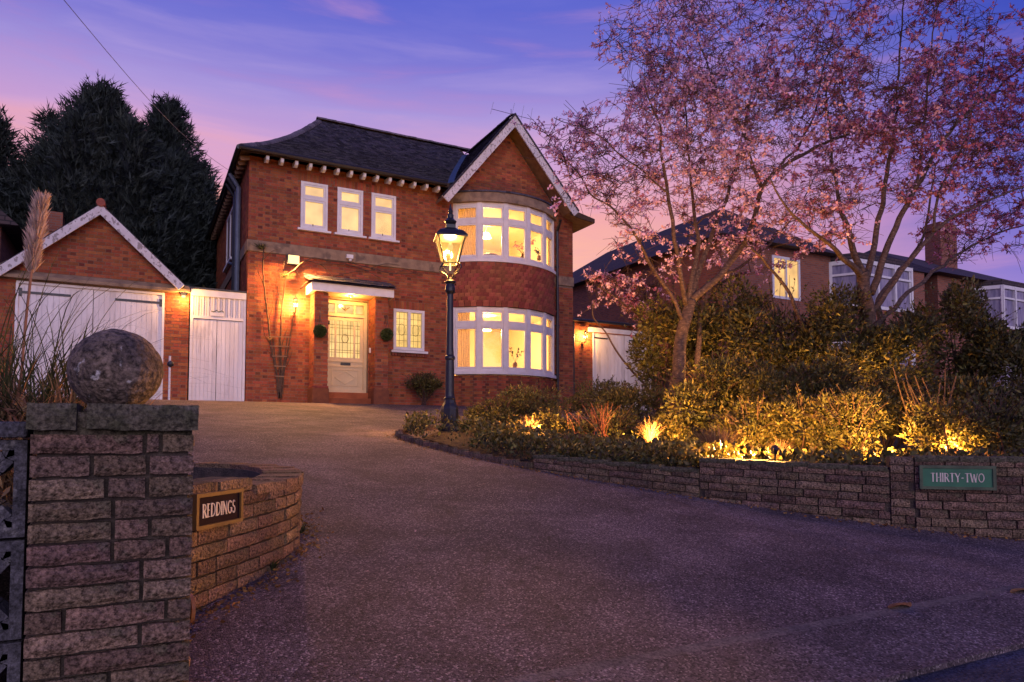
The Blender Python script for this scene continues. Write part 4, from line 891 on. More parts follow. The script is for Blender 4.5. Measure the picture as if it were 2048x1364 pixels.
point('lantern_light', (LX, LY, zb_+.30), 2100, lp, AMBER, .08)

# ================================================================ rough block walls
def rough_block(w_, h, d, seed, amp=.014):
    nx, nz = max(3, int(w_/.028)), max(3, int(h/.018)); mb = MB()
    for j in range(nz+1):
        for i in range(nx+1):
            u_, v_ = i/nx, j/nz; e = min(1, min(u_, 1-u_)*nx/1.5)*min(1, min(v_, 1-v_)*nz/1.5); x_, z_ = (u_-.5)*w_, (v_-.5)*h
            q = Vector((x_*16 + seed*3.1, z_*22 + seed*1.7, seed))
            y_ = -d/2 - amp*(.25 + e*(1.0 + 1.1*noise.noise(q) + .6*noise.noise(q*2.7)))
            if e < .5: x_ += (-.5 + u_ > 0 and -1 or 1)*.004*abs(noise.noise(q*1.3)); z_ += .006*noise.noise(q*1.9 + Vector((9, 0, 0)))
            mb.v.append((x_, y_, z_))
    for j in range(nz):
        for i in range(nx): a = j*(nx+1)+i; mb.f.append((a, a+1, a+nx+2, a+nx+1))
    n0 = len(mb.v); bx = [(-w_/2, d/2, -h/2), (w_/2, d/2, -h/2), (w_/2, d/2, h/2), (-w_/2, d/2, h/2)]; mb.v += bx
    bot = list(range(nx+1)); top = [nz*(nx+1)+i for i in range(nx+1)]; lf = [j*(nx+1) for j in range(nz+1)]; rt_ = [j*(nx+1)+nx for j in range(nz+1)]
    mb.f += [tuple(reversed(bot)) + (n0, n0+1), tuple(top) + (n0+2, n0+3), tuple(lf) + (n0+3, n0), tuple(reversed(rt_)) + (n0+1, n0+2), (n0+1, n0, n0+3, n0+2)]
    me = bpy.data.meshes.new('block'); me.from_pydata(mb.v, [], mb.f); return me
_bs = [0]
def put_block(c, ang, w_, h, d, parent, m=None, amp=.014, tilt=0):
    _bs[0] += 1; me = rough_block(w_, h, d, _bs[0]*1.37, amp); me.materials.append(m or (M['block_red'] if random.random() < .4 else M['block']))
    o = bpy.data.objects.new('block', me); COL.objects.link(o); o.parent = parent; o.matrix_parent_inverse = WORLD[parent.name].inverted()
    o.matrix_basis = Matrix.Translation(c) @ Matrix.Rotation(ang, 4, 'Z') @ Matrix.Rotation(tilt, 4, 'Y'); return o
def resample(pts, step=.03):
    pts = [Vector((p[0], p[1], 0)) for p in pts]; out = []
    n = len(pts)
    for i in range(n-1):
        p0, p1, p2, p3 = pts[max(i-1, 0)], pts[i], pts[i+1], pts[min(i+2, n-1)]
        k = max(2, int((p2-p1).length/step))
        for j in range(k):
            t = j/k; out.append(.5*((2*p1) + (-p0+p2)*t + (2*p0-5*p1+4*p2-p3)*t*t + (-p0+3*p1-3*p2+p3)*t**3))
    out.append(pts[-1]); s_ = [0]
    for a, b in zip(out, out[1:]): s_.append(s_[-1] + (b-a).length)
    return out, s_
def along(path, s):
    P, S = path; i = int(np.searchsorted(S, s)) - 1; i = max(0, min(len(P)-2, i)); t = (s - S[i])/max(1e-6, S[i+1]-S[i]); p = P[i].lerp(P[i+1], t)
    d = (P[min(i+2, len(P)-1)] - P[max(i-1, 0)]).normalized(); return p, d
def block_wall(root, path, sections, thick, ch, bond=(.14, .34), side=1, bm_=None):
    """sections: (s0, s1, top0, top1, base) ; front face lies on the path, body on the far side"""
    mb = MB()
    for sec in sections:
        s0, s1, t0, t1 = sec[:4]
        L_ = s1 - s0
        for k in range(sec[4] if len(sec) > 4 else 40):
            s_ = s0 - (random.uniform(.05, .2) if k else 0)
            any_ = False
            while s_ < s1:
                w_ = random.uniform(*bond); a, b = max(s_, s0), min(s_ + w_, s1); s_ += w_
                if b - a < .05: continue
                sm = (a+b)/2; tp = t0 + (t1-t0)*(sm-s0)/L_; zc = tp - (k+.5)*ch; p, d = along(path, sm)
                if zc + ch/2 < gz(p.y) - .03: continue
                any_ = True; n = Vector((d.y, -d.x, 0))*side; ang = math.atan2(d.y, d.x) + (0 if side > 0 else math.pi)
                j = random.uniform(-.006, .006)
                put_block(p - n*(.055 - j) + Vector((0, 0, zc)), ang, b-a-.009, ch-.009 + random.uniform(-.003, .001), (.11), root, bm_, .013, tilt=-math.atan((t1-t0)/L_)*side)
            if not any_: break
        k = max(2, int(L_/.08))
        for i in range(k):
            a, b = s0 + L_*i/k, s0 + L_*(i+1)/k; pa, da = along(path, a); pb, db = along(path, b); na = Vector((da.y, -da.x, 0))*side; nb_ = Vector((db.y, -db.x, 0))*side
            za, zb2 = t0 + (t1-t0)*i/k - .006, t0 + (t1-t0)*(i+1)/k - .006; lo = min(gz(pa.y), gz(pb.y)) - .15
            A, B, C_, D = pa - na*.022, pb - nb_*.022, pb - nb_*thick, pa - na*thick
            mb.add([A + Vector((0,0,lo)), B + Vector((0,0,lo)), C_ + Vector((0,0,lo)), D + Vector((0,0,lo)), A + Vector((0,0,za)), B + Vector((0,0,zb2)), C_ + Vector((0,0,zb2)), D + Vector((0,0,za))], [(0,3,2,1),(4,5,6,7),(0,1,5,4),(1,2,6,5),(2,3,7,6),(3,0,4,7)])
    mb.build('core', M['joint'], root)
# gate pillar with stone ball
PX0, PX1, PYa, PYb = -.285, .16, 2.46, 2.92
pil = thing('gate_pillar', 'square rock-faced brick gate pillar in the left foreground', 'pillar', (-.06, 2.7, .4))
m_ = MB(); m_.box(PX0+.02, PX1-.02, PYa+.02, PYb-.02, .3, 1.40); m_.build('core', M['joint'], pil)
z = 1.405; row = 0
while z > .40:
    h = random.choice((.060, .064, .068)); x_ = PX0
    lens = {0: (.115+.185, .045, .1), 1: (.16, .15, .14), 2: (.20, .11, .13)}.get(row, None)
    cuts = [PX0]; 
    for q in (lens or []): cuts.append(cuts[-1] + q)
    while cuts[-1] < PX1 - .02 and not lens: cuts.append(cuts[-1] + random.choice((.10, .15, .22, .27, .30)))
    cuts = [c for c in cuts if c < PX1 - .05] + [PX1]
    for a, b in zip(cuts, cuts[1:]): put_block(Vector(((a+b)/2, PYa + .055 - random.uniform(-.004, .006), z - h/2)), 0, b-a-.010, h-.010, .11, pil)
    for (xx, ang) in ((PX1 - .068, math.pi/2), (PX0 + .078, -math.pi/2)):
        y_ = PYa + .03
        while y_ < PYb - .02:
            L_ = random.choice((.12, .2, .24)); q = min(y_ + L_, PYb); put_block(Vector((xx, (y_+q)/2, z - h/2)), ang, q-y_-.01, h-.010, .108, pil); y_ = q
    z -= h; row += 1
for (a, b) in ((PX0-.004, -.165), (-.14, PX1+.006)):
    put_block(Vector(((a+b)/2, PYa + .10, 1.455)), 0, b-a, .078, .25, pil, M['moss'], .008); put_block(Vector(((a+b)/2, PYb - .10, 1.455)), math.pi, b-a, .078, .21, pil, M['moss'], .008)
m_ = MB(); m_.box(PX0+.01, PX1-.01, PYa+.02, PYb-.02, 1.40, 1.470); m_.build('cap_bed', M['moss'], pil)
ballt = thing('stone_ball', 'lichen-spotted stone ball finial sitting on the gate pillar', 'ornament', (-.065, 2.69, 1.47))
me = bpy.data.meshes.new('ball'); bm = bmesh.new(); bmesh.ops.create_icosphere(bm, subdivisions=5, radius=.142)
for v in bm.verts:
    q = v.co*14; v.co += v.co.normalized()*(.004*noise.noise(q) + .0022*noise.noise(q*3.1)); v.co.z *= .97
bm.to_mesh(me); bm.free(); me.shade_smooth(); me.materials.append(M['ball']); o = link(bpy.data.objects.new('ball', me), ballt); o.matrix_basis = Matrix.Translation((-.073, 2.70, 1.617))
m_ = MB(); m_.lathe([(.10, 0), (.085, .02), (.07, .035)], (-.073, 2.70, 1.468), 20); m_.build('collar', M['ball'], ballt)
rf = thing('reflector_disc', 'small amber disc fixed to the pillar side near the ground', 'reflector', (.17, 2.85, .6))
m_ = MB(); pc = at(380, 1217, 2.80); ax_ = Vector((1, .18, 0)).normalized()
m_.tube([pc - ax_*.006, pc + ax_*.006], .052, 20); m_.build('disc', M['reflector'], rf); m_ = MB(); m_.tube([pc + ax_*.006, pc + ax_*.012], .014, 10); m_.build('bolt', M['black'], rf)

# curved wall with name sign
lwall = thing('curved_garden_wall', 'low curved rock-faced wall carrying the REDDINGS sign beside the driveway', 'wall', (.6, 4.2, .65))
lpath = resample([(-.20, 3.0), (.05, 3.32), (.30, 3.62), (.60, 4.0), (.80, 4.32), (.92, 4.66), (.98, 5.05), (.95, 5.5), (.80, 5.85), (.5, 6.1)])
Ls = lpath[1][-1]
def s_at(path, X=None, Y=None):
    return min(zip(path[0], path[1]), key=lambda q: abs(q[0].x - X) if X is not None else abs(q[0].y - Y))[1]
sA = s_at(lpath, Y=3.90)
block_wall(lwall, lpath, [(0, Ls, 1.09, 1.16), (0, sA, 1.162, 1.162 + .07*sA/Ls, 1)], .24, .072, bm_=M['block_buff'])
def capstones(root, path, s0, s1, t0, t1, side, width=.25, h=.05, capm=None):
    capm = capm or M['moss']
    s_ = s0
    while s_ < s1 - .02:
        w_ = random.uniform(.22, .36); b = min(s_ + w_, s1); sm = (s_+b)/2; p, d = along(path, sm); n = Vector((d.y, -d.x, 0))*side; tp = t0 + (t1-t0)*(sm-s0)/(s1-s0)
        ang = math.atan2(d.y, d.x) + (0 if side > 0 else math.pi)
        o = put_block(p - n*(width/2 - .015) + Vector((0,0,tp - h/2 + .012)), ang, b-s_-.006, h, width, root, capm, .006); o.name = 'coping_stone'; s_ = b
capstones(lwall, lpath, sA+.01, Ls, 1.10 + .07*sA/Ls, 1.172, 1, capm=M['block_buff'])

# ---- lettering built from strokes
def arcp(cx, cz, rx, rz, a0, a1, n=14): return [(cx + rx*math.cos(R(a0 + (a1-a0)*i/n)), cz + rz*math.sin(R(a0 + (a1-a0)*i/n))) for i in range(n+1)]
T_, t_ = .13, .055
GLY = {'I': (.25, [([(.12,0),(.12,1)], T_)]), 'T': (.72, [([(.36,0),(.36,1)], T_), ([(.02,.97),(.70,.97)], t_)]), 'H': (.8, [([(.12,0),(.12,1)], T_), ([(.68,0),(.68,1)], T_), ([(.12,.5),(.68,.5)], t_)]),
 'E': (.6, [([(.12,0),(.12,1)], T_), ([(.12,.97),(.52,.97)], t_), ([(.12,.52),(.44,.52)], t_), ([(.12,.03),(.54,.03)], t_)]), 'R': (.72, [([(.12,0),(.12,1)], T_), ([(.12,.97)] + arcp(.30,.74,.27,.23,90,-90) + [(.12,.51)], .075), ([(.32,.51),(.68,0)], T_)]),
 'D': (.86, [([(.12,0),(.12,1)], T_), ([(.12,.97)] + arcp(.32,.5,.44,.47,90,-90,20) + [(.12,.03)], .085)]), 'N': (.86, [([(.12,0),(.12,1)], t_), ([(.10,1),(.74,0)], T_), ([(.74,0),(.74,1)], t_)]),
 'G': (.86, [(arcp(.46,.5,.38,.47,45,330,24), .09), ([(.78,.42),(.78,.1)], T_), ([(.58,.42),(.84,.42)], t_)]), 'S': (.6, [(arcp(.30,.74,.20,.22,30,270,16) + arcp(.30,.26,.22,.25,90,-150,16), .085)]),
 'Y': (.74, [([(.37,0),(.37,.48)], T_), ([(.03,1),(.37,.48)], T_), ([(.71,1),(.37,.48)], t_)]), 'W': (1.06, [([(.03,1),(.30,0)], T_), ([(.30,0),(.53,.9)], t_), ([(.53,.9),(.78,0)], T_), ([(.78,0),(1.02,1)], t_)]), 'O': (.92, [(arcp(.46,.5,.38,.47,0,360,28), .09)]), '-': (.5, [([(.1,.45),(.4,.45)], .09)])}
def lettering(text, org, u, n, h, parent, m, track=.10, xs=1.0):
    org = Vector(org); u = Vector(u); n = Vector(n); tot = sum(GLY[c][0] + track for c in text) - track; x_ = -tot*h*xs/2
    for c in text:
        wd, st = GLY[c]; mb = MB()
        for pts, w_ in st:
            P = [(p[0]*h*xs, (p[1]-.5)*h) for p in pts]
            for (a, b) in zip(P, P[1:]):
                d = Vector((b[0]-a[0], b[1]-a[1])); 
                if d.length < 1e-6: continue
                e = Vector((-d.y, d.x)).normalized()*w_*h/2; d = d.normalized()*.004*h
                q = [(a[0]-d.x+e.x, a[1]-d.y+e.y), (b[0]+d.x+e.x, b[1]+d.y+e.y), (b[0]+d.x-e.x, b[1]+d.y-e.y), (a[0]-d.x-e.x, a[1]-d.y-e.y)]
                mb.prism([org + u*(x_+i) + Vector((0,0,k)) for i, k in q], n*.003)
            if len(pts) == 2 and w_ == T_:
                for e_ in pts:
                    if e_[1] in (0, 1): mb.prism([org + u*(x_ + (e_[0]+dx)*h*xs) + Vector((0,0,(e_[1]-.5+dz)*h)) for dx, dz in ((-.12, -.02), (.12, -.02), (.12, .02), (-.12, .02))], n*.0031)
        mb.build('letter', m, parent); x_ += (wd+track)*h*xs
def sign(name, label, c, u, n, w_, h, fr, mfr, mpl, text, lh, xs, mlet):
    t = thing(name, label, 'sign', c); c = Vector(c); mb = MB()
    for s_ in (-1, 1):
        mb.obox(c + u*s_*(w_/2-fr/2), u, -n, fr, .03, h); mb.obox(c + Vector((0,0,s_*(h/2-fr/2))), u, -n, w_-2*fr, .03, fr)
    mb.build('frame', mfr, t); mb = MB(); mb.obox(c - n*.004, u, -n, w_-2*fr, .016, h-2*fr); mb.build('plate', mpl, t)
    lettering(text, c + n*.0042, u, n, lh, t, mlet, xs=xs); return t, c
p0, d0 = along(lpath, s_at(lpath, Y=3.64)); n0 = Vector((d0.y, -d0.x, 0))
sign('name_sign', 'dark sign reading REDDINGS with brass edge on the curved wall', (p0.x + n0.x*.03, p0.y + n0.y*.03, 1.05), d0, n0, .37, .165, .018, M['sign_gold'], M['sign_dark'], 'REDDINGS', .062, .66, M['sign_letter'])

# right retaining wall
rwall = thing('retaining_wall', 'long stepped rock-faced retaining wall curving along the planting bed', 'wall', (5.2, 4.6, .7))
rpath = resample([(3.92, 6.86), (4.09, 6.46), (4.43, 5.84), (4.80, 5.16), (5.18, 4.56), (5.52, 4.07), (5.87, 3.66), (6.25, 3.29), (6.75, 2.95), (7.5, 2.68), (8.6, 2.55)])
q0, q1, q2, q3, q4 = 0, s_at(rpath, Y=5.16), s_at(rpath, Y=3.83), s_at(rpath, Y=3.68), rpath[1][-1]
RS = -1
rpathR = rpath
def rside(): return 1
# front face of this wall looks towards -X/-Y: use side so that normal points to the drive
block_wall(rwall, rpath, [(q0, q1, 1.17, 1.05), (q1, q2, 1.165, 1.105), (q2, q3, 1.215, 1.215), (q3, q4, 1.205, 1.185)], .22, .072, (.13, .40), side=1)
p0, d0 = along(rpath, s_at(rpath, Y=3.47)); n0 = Vector((d0.y, -d0.x, 0))
sign('number_sign', 'green sign reading THIRTY-TWO on the right retaining wall', (p0.x + n0.x*.03, p0.y + n0.y*.03, 1.045), d0, n0, .56, .20, .024, M['sign_frame'], M['sign_green'], 'THIRTY-TWO', .072, .68, M['sign_letter'])
capstones(rwall, rpath, q0, q1, 1.175, 1.055, 1, .24, .04); capstones(rwall, rpath, q1, q2, 1.17, 1.11, 1, .24, .04); capstones(rwall, rpath, q3, q4, 1.21, 1.19, 1, .24, .045)

# ================================================================ inside the bay rooms
def pendant(loc, label, energy):
    t = thing('pendant_light', label, 'lamp', loc); x_, y_, z_ = loc
    m_ = MB(); m_.tube([(x_, y_, z_+.30), (x_, y_, z_)], .008, 5); m_.build('cord', M['white'], t); m_ = MB(); m_.lathe([(.16, -.12), (.10, .04)], (x_, y_, z_), 16, cap=False); m_.build('shade', M['curtain'], t)
    point('room_light', (x_, y_, z_-.15), energy, t, (1.0, .57, .21), .12)
pendant((9.4, 19.4, 4.75), 'pendant lamp lighting the ground floor bay room', 500)
pendant((9.4, 19.4, 7.65), 'pendant lamp lighting the upper bay room', 450)
def curtain(a0, a1, z0, z1, label, r=BR-.22, waves=6, m='curtain'):
    mb = MB(); n = 48
    for i in range(n+1):
        a = a0 + (a1-a0)*i/n; rr_ = r + .028*math.sin(i/n*waves*2*math.pi); p = bp(a, rr_); mb.v += [(p.x, p.y, z0), (p.x, p.y, z1)]
    for i in range(n): mb.f.append((2*i, 2*i+2, 2*i+3, 2*i+1))
    o = mb.build('curtain', M[m], smooth=True); return tag(o, label, 'curtain')
curtain(-47, -37, 2.75, 4.95, 'drawn-back curtain at the left end of the lower bay window', waves=5)
curtain(-33, -29.5, 2.75, 4.95, 'narrow gathered curtain beside the first mullion of the lower bay', waves=2)
curtain(40, 47, 2.75, 4.95, 'drawn-back curtain at the right end of the lower bay window', waves=4)
curtain(-47, -31, 6.0, 7.9, 'wide gathered curtain in the left light of the upper bay window', waves=8)
curtain(41, 47, 6.0, 7.9, 'drawn-back curtain at the right end of the upper bay window', waves=4)
hb = thing('armchair', 'rounded brown chair back seen through the upper bay window', 'chair', (9.3, 19.2, 5.75))
m_ = MB(); c = at(985, 512, 18.6); m_.prism([Vector((c.x + .33*math.cos(R(t)) , 18.6, c.z - .16 + .26*max(0, math.sin(R(t)))**.6)) for t in range(0, 181, 12)] + [Vector((c.x-.33, 18.6, 5.9)), Vector((c.x+.33, 18.6, 5.9))], (0, .12, 0)); bevel(m_.build('backrest', M['wood'], hb), .03)
m_ = MB(); m_.box(c.x-.33, c.x+.33, 18.72, 19.3, 5.95, 6.12); m_.build('seat', M['wood'], hb)
for dx in (-.3, .27):
    for dy in (18.62, 19.24): m_ = MB(); m_.box(c.x+dx, c.x+dx+.04, dy, dy+.05, 5.751, 5.95); m_.build('leg', M['wood'], hb)
def potplant(px, py, Y, h, label, n, m):
    c = at(px, py, Y); t = thing('pot_plant', label, 'plant', c)
    m_ = MB(); m_.lathe([(.05, 0), (.075, .06), (.06, .14), (.04, .16)], c, 12); m_.build('vase', M['wood'], t); tips = []
    m_ = MB()
    for i in range(n):
        d = Vector((random.uniform(-.6, .6), random.uniform(-.4, .4), 1)).normalized(); L_ = h*random.uniform(.5, 1); p = c + Vector((0,0,.15)); q = p + d*L_*.5 + Vector((d.x*.05, 0, 0)); e = p + d*L_ + Vector((d.x*.15, d.y*.1, 0))
        m_.tube([p, q, e], [.006, .004, .003], 4); tips += [q.lerp(e, random.random()) for _ in range(7)]
    m_.build('stems', M['twig'], t)
    scatter('leaves', *LEAF, tips, frames(unit(len(tips)), .075), M[m], t)
potplant(1045, 518, 18.5, .62, 'leafy houseplant on the sill of the upper bay', 9, 'blossom_red')
potplant(1078, 521, 18.6, .30, 'small dark houseplant beside the right mullion of the upper bay', 5, 'ivy')
potplant(1030, 735, 18.4, .55, 'vase of bare twigs inside the lower bay window', 5, 'ivy')
pc_ = thing('wall_picture', 'small brown picture hung on the back wall of the lower room', 'picture', (10.4, 22.1, 4.4))
c = at(1034, 683, 22.1); m_ = MB(); m_.box(c.x-.14, c.x+.14, 22.14, 22.18, c.z-.28, c.z+.22); m_.build('canvas', M['wood'], pc_); m_ = MB(); rect_frame(m_, c.x-.17, c.x+.17, c.z-.31, c.z+.25, 22.12, 22.17, .03); m_.build('picture_frame', M['sign_gold'], pc_)
sf = thing('sofa', 'dark sofa back just above the lower bay sill', 'sofa', (8.9, 18.9, 2.62)); c = at(968, 740, 18.5)
m_ = MB(); m_.box(c.x-.35, c.x+.5, 18.5, 18.7, 2.7, 3.30); bevel(m_.build('backrest', M['wood'], sf), .05, 3); m_ = MB(); m_.box(c.x-.35, c.x+.5, 18.71, 19.3, 2.62, 2.95); m_.build('seat', M['wood'], sf)

# ================================================================ climbing plant, trellis, topiary on the facade
def spline(pts, k=6):
    out = []; n = len(pts)
    for i in range(n-1):
        p0, p1, p2, p3 = pts[max(i-1, 0)], pts[i], pts[i+1], pts[min(i+2, n-1)]
        for j in range(k):
            t = j/k; out.append(.5*((2*p1) + (-p0+p2)*t + (2*p0-5*p1+4*p2-p3)*t*t + (-p0+3*p1-3*p2+p3)*t**3))
    out.append(pts[-1]); return out
vine = thing('climbing_vine', 'bare woody climber trained up the brick wall left of the porch', 'climber', (3.0, 17.95, ZB))
def stem(px, Y=17.97, r0=.03, r1=.014):
    P = spline([at(x, y, Y) + Vector((random.uniform(-.01, .01), random.uniform(-.015, .01), 0)) for x, y in px], 5); n = len(P)
    P = [p + Vector((noise.noise(p*9)*.018, 0, noise.noise(p*7)*.01)) for p in P]
    m_ = MB(); m_.tube(P, [r0 + (r1-r0)*i/(n-1) + .003*noise.noise(P[i]*14) for i in range(n)], 6); return m_.build('stem', M['vine'], vine, smooth=True)
stem([(558, 797), (552, 740), (541, 690), (537, 640), (530, 590), (526, 545), (527, 505), (530, 492)], r0=.026, r1=.011)
stem([(560, 797), (562, 730), (561, 670), (565, 610), (572, 555), (590, 538), (612, 522), (640, 528), (690, 528)], r0=.024, r1=.007)
stem([(563, 797), (568, 740), (578, 690), (586, 640), (589, 622)], r0=.022, r1=.009)
stem([(612, 522), (628, 516), (660, 522), (700, 526), (740, 536), (790, 548), (850, 545)], r0=.016, r1=.006)
stem([(600, 578), (617, 560), (632, 546)], 17.9, .02, .008); stem([(690, 528), (730, 540), (760, 556)], r0=.012, r1=.005); stem([(660, 555), (700, 545), (745, 540), (800, 538)], r0=.01, r1=.004)
for q_ in ([(541, 690), (530, 670), (524, 640)], [(537, 640), (546, 610), (548, 580)], [(528, 570), (518, 548), (514, 525)], [(565, 610), (556, 585), (553, 560)], [(572, 555), (566, 535), (570, 515)], [(562, 700), (574, 660), (580, 640)], [(640, 528), (655, 540), (665, 556)], [(790, 548), (815, 540), (845, 556)], [(740, 536), (770, 528), (800, 530)], [(527, 520), (540, 505), (556, 498)], [(590, 538), (600, 555), (604, 575)], [(552, 740), (545, 715), (534, 700)], [(568, 740), (580, 720), (584, 700)]): stem(q_, 17.985, .010, .004)
def tuft(cx, cy, Y, n, h, spread, name, m, parent, droop=.5, w_=.012):
    c = at(cx, cy, Y) if not isinstance(cx, Vector) else cx; mb = MB()
    for i in range(n):
        a = random.uniform(0, 2*math.pi); rr_ = random.uniform(0, 1)**.6*spread; L_ = h*random.uniform(.5, 1); b = c + Vector((math.cos(a), math.sin(a), 0))*random.uniform(0, .25)*spread
        d = Vector((math.cos(a)*rr_, math.sin(a)*rr_, L_)); sd_ = Vector((-math.sin(a), math.cos(a), 0)); k = 5; P = []
        for j in range(k+1):
            t = j/k; p = b + Vector((d.x*(t**1.6), d.y*(t**1.6), d.z*(t - droop*.5*t*t*rr_/max(spread, .01)*1.3))); ww = w_*(1 - t)**.7*.5 + .0008; P.append((p - sd_*ww, p + sd_*ww))
        n0 = len(mb.v)
        for p, q in P: mb.v += [tuple(p), tuple(q)]
        for j in range(k): mb.f.append((n0+2*j, n0+2*j+1, n0+2*j+3, n0+2*j+2))
    return mb.build(name, M[m], parent)
tuft(522, 497, 17.95, 70, .16, .28, 'leaf_tuft', 'blade', vine, w_=.02); tuft(540, 680, 17.9, 40, .15, .2, 'leaf_tuft', 'straw', vine); tuft(568, 556, 17.9, 25, .1, .15, 'leaf_tuft', 'blade', vine, w_=.02)
tr = thing('fan_trellis', 'weathered wooden fan trellis at the foot of the climber', 'trellis', (3.0, 17.93, ZB))
for x_ in (545, 558, 575):
    m_ = MB(); m_.bar(at(559, 796, 17.95), at(x_, 672, 17.95), .012, .028); m_.build('slat', M['vine'], tr)
for (y_, a, b) in ((673, 538, 582), (692, 540, 578), (712, 544, 574), (732, 548, 572), (752, 550, 568)):
    m_ = MB(); m_.bar(at(a, y_, 17.93), at(b, y_+1, 17.93), .012, .03); m_.build('rung', M['soffit'], tr)
def topiary(px, py, label, br):
    c = at(px, py, 17.32); t = thing('topiary_ball', label, 'topiary', c); n = 2600; d = unit(n); pos = np.array(c) + d*(.125 + .02*rng.random((n, 1)))
    scatter('foliage', *LEAF, pos, frames(d + .9*unit(n), .035), M['box'], t)
    me = bpy.data.meshes.new('core'); bm = bmesh.new(); bmesh.ops.create_icosphere(bm, subdivisions=3, radius=.118); bm.to_mesh(me); bm.free(); me.materials.append(M['box']); o = link(bpy.data.objects.new('core', me), t); o.matrix_basis = Matrix.Translation(c)
    m_ = MB(); top = c + Vector((br, .14, .50)); m_.tube([top, top + Vector((-br, -.14, 0)), c + Vector((0, 0, .3))], .008, 5); m_.tube([top - Vector((0,0,.2)), top + Vector((-br*.6, -.1, 0))], .007, 5)
    for k in range(3): a = k*2.1; m_.tube([c + Vector((.09*math.cos(a), .09*math.sin(a), .08)), c + Vector((0,0,.32))], .004, 4)
    m_.build('bracket', M['black'], t)
topiary(640, 662, 'clipped box ball hanging on the left porch pier', .02); topiary(774, 669, 'clipped box ball hanging between door and leaded window', -.02)

# ================================================================ planting bed on the right
def shrub(c, rad, n, leaf, label, name='shrub', m='hedge', cat='shrub', shell=.45, group=None, lumps=11, stems=6, tem=LEAF6, twigs=46):
    c = Vector(c); t = thing(name, label, cat, (c.x, c.y, c.z - rad[2]), group)
    L_ = [(unit(1)[0]*np.array([.72, .72, .66]) + np.array([0, 0, .12]), random.uniform(.22, .50)) for _ in range(lumps)] + [(np.zeros(3), .62)]
    wts = np.array([l_[1]**2 for l_ in L_]); wts /= wts.sum(); idx = rng.choice(len(L_), n, p=wts); d = unit(n)
    cen = np.array([L_[i][0] for i in idx]); rr_ = np.array([L_[i][1] for i in idx])[:, None]
    q = cen + d*rr_*(shell + (1-shell)*rng.random((n, 1))**.5); pos = np.array(c) + q*np.array(rad)
    keep = pos[:, 2] > np.array([gz(y) for y in pos[:, 1]]) + .02; pos = pos[keep]; d = d[keep]
    sz = leaf*(.35 + 1.15*rng.random(len(pos))**1.5)
    mixm = rng.random(len(pos)) < (.26 if stems else 0); A_ = ~mixm
    scatter('foliage', tem[0], tem[1], pos[A_], frames(d[A_]*.7 + unit(int(A_.sum())) + np.array([0, 0, .25]), sz[A_]), M[m], t)
    if mixm.any(): scatter('young_growth', *NARROW, pos[mixm], frames(d[mixm] + .6*unit(int(mixm.sum())) + np.array([0, 0, .6]), sz[mixm]*1.5), M['hedge2' if m == 'hedge' else 'hedge'], t, kind='stuff')
    m_ = MB(); b = Vector((c.x, c.y, gz(c.y)))
    for i in range(stems):
        e = c + Vector((random.uniform(-.55, .55)*rad[0], random.uniform(-.55, .55)*rad[1], random.uniform(-.1, .5)*rad[2])); f = b.lerp(e, .5) + Vector((random.uniform(-.1, .1), random.uniform(-.1, .1), 0)); m_.tube([b + Vector((random.uniform(-.08, .08), random.uniform(-.08, .08), 0)), f, e], [.022, .015, .006], 5)
    TP_ = []
    for i in range(twigs if stems else 0):
        dv = Vector(unit(1)[0]); dv.z = abs(dv.z)*.9 + .1; a = c + Vector((dv.x*rad[0], dv.y*rad[1], dv.z*rad[2]))*random.uniform(.5, .75); e = c + Vector((dv.x*rad[0], dv.y*rad[1], dv.z*rad[2]))*random.uniform(.95, 1.28) + Vector((random.uniform(-.08, .08), random.uniform(-.08, .08), random.uniform(0, .12)))
        md = a.lerp(e, .5) + Vector((random.uniform(-.04, .04), random.uniform(-.04, .04), .02)); m_.tube([a, md, e], [.006, .0045, .003], 3, cap=False); TP_ += [md.lerp(e, random.random()) for _ in range(random.randint(1, 7))]
    if m_.v: m_.build('stems', M['twig'], t)
    if TP_: scatter('sprigs', *LEAF6, np.array(TP_), frames(unit(len(TP_)) + np.array([0, 0, .4]), leaf*.8), M[m], t, kind='stuff')
    return t
# raised soil of the bed
bedp = [(3.40, 9.30), (3.52, 8.30), (3.75, 7.50)] + [(p.x, p.y) for p in (rpath[0][i] for i in range(0, len(rpath[0]), 6))]
bo = MB(); ctr = Vector((9, 8.2, 0)); ring_o = [Vector((x_, y_, 0)) for x_, y_ in bedp] + [Vector((12, 2.6, 0)), Vector((17, 3.5, 0)), Vector((19, 8, 0)), Vector((16.5, 12.5, 0)), Vector((11, 13.2, 0)), Vector((7, 12.2, 0)), Vector((4.6, 11.0, 0))]
nR = len(ring_o)
for k, f in enumerate((1.0, .97, .9, .75, .4, 0)):
    for i, p in enumerate(ring_o):
        q = ctr.lerp(p + (ctr-p).normalized()*.10, f); low = i < 3 or i > nR - 5
        bo.v.append((q.x, q.y, (gz(q.y) + .03) if (k == 0 and low) else (gz(q.y) + .08 if k == 1 and low else bedz(q.y) + .03*noise.noise(q*2)) - (.05 if k == 0 else 0)))
for k in range(5):
    for i in range(nR): j = (i+1) % nR; bo.f.append((k*nR+i, k*nR+j, (k+1)*nR+j, (k+1)*nR+i))
bo.build('planting_soil', M['soil'], kind='structure', smooth=True)
kp = resample([(5.2, 11.4), (4.0, 10.5), (3.38, 9.85), (3.26, 9.3), (3.38, 8.5), (3.62, 7.6), (3.90, 6.88)], .05)
kerb = thing('brick_edging', 'low brick edging curving round the lamp post bed', 'edging', (3.4, 8.5, 1.2))
s_ = 0
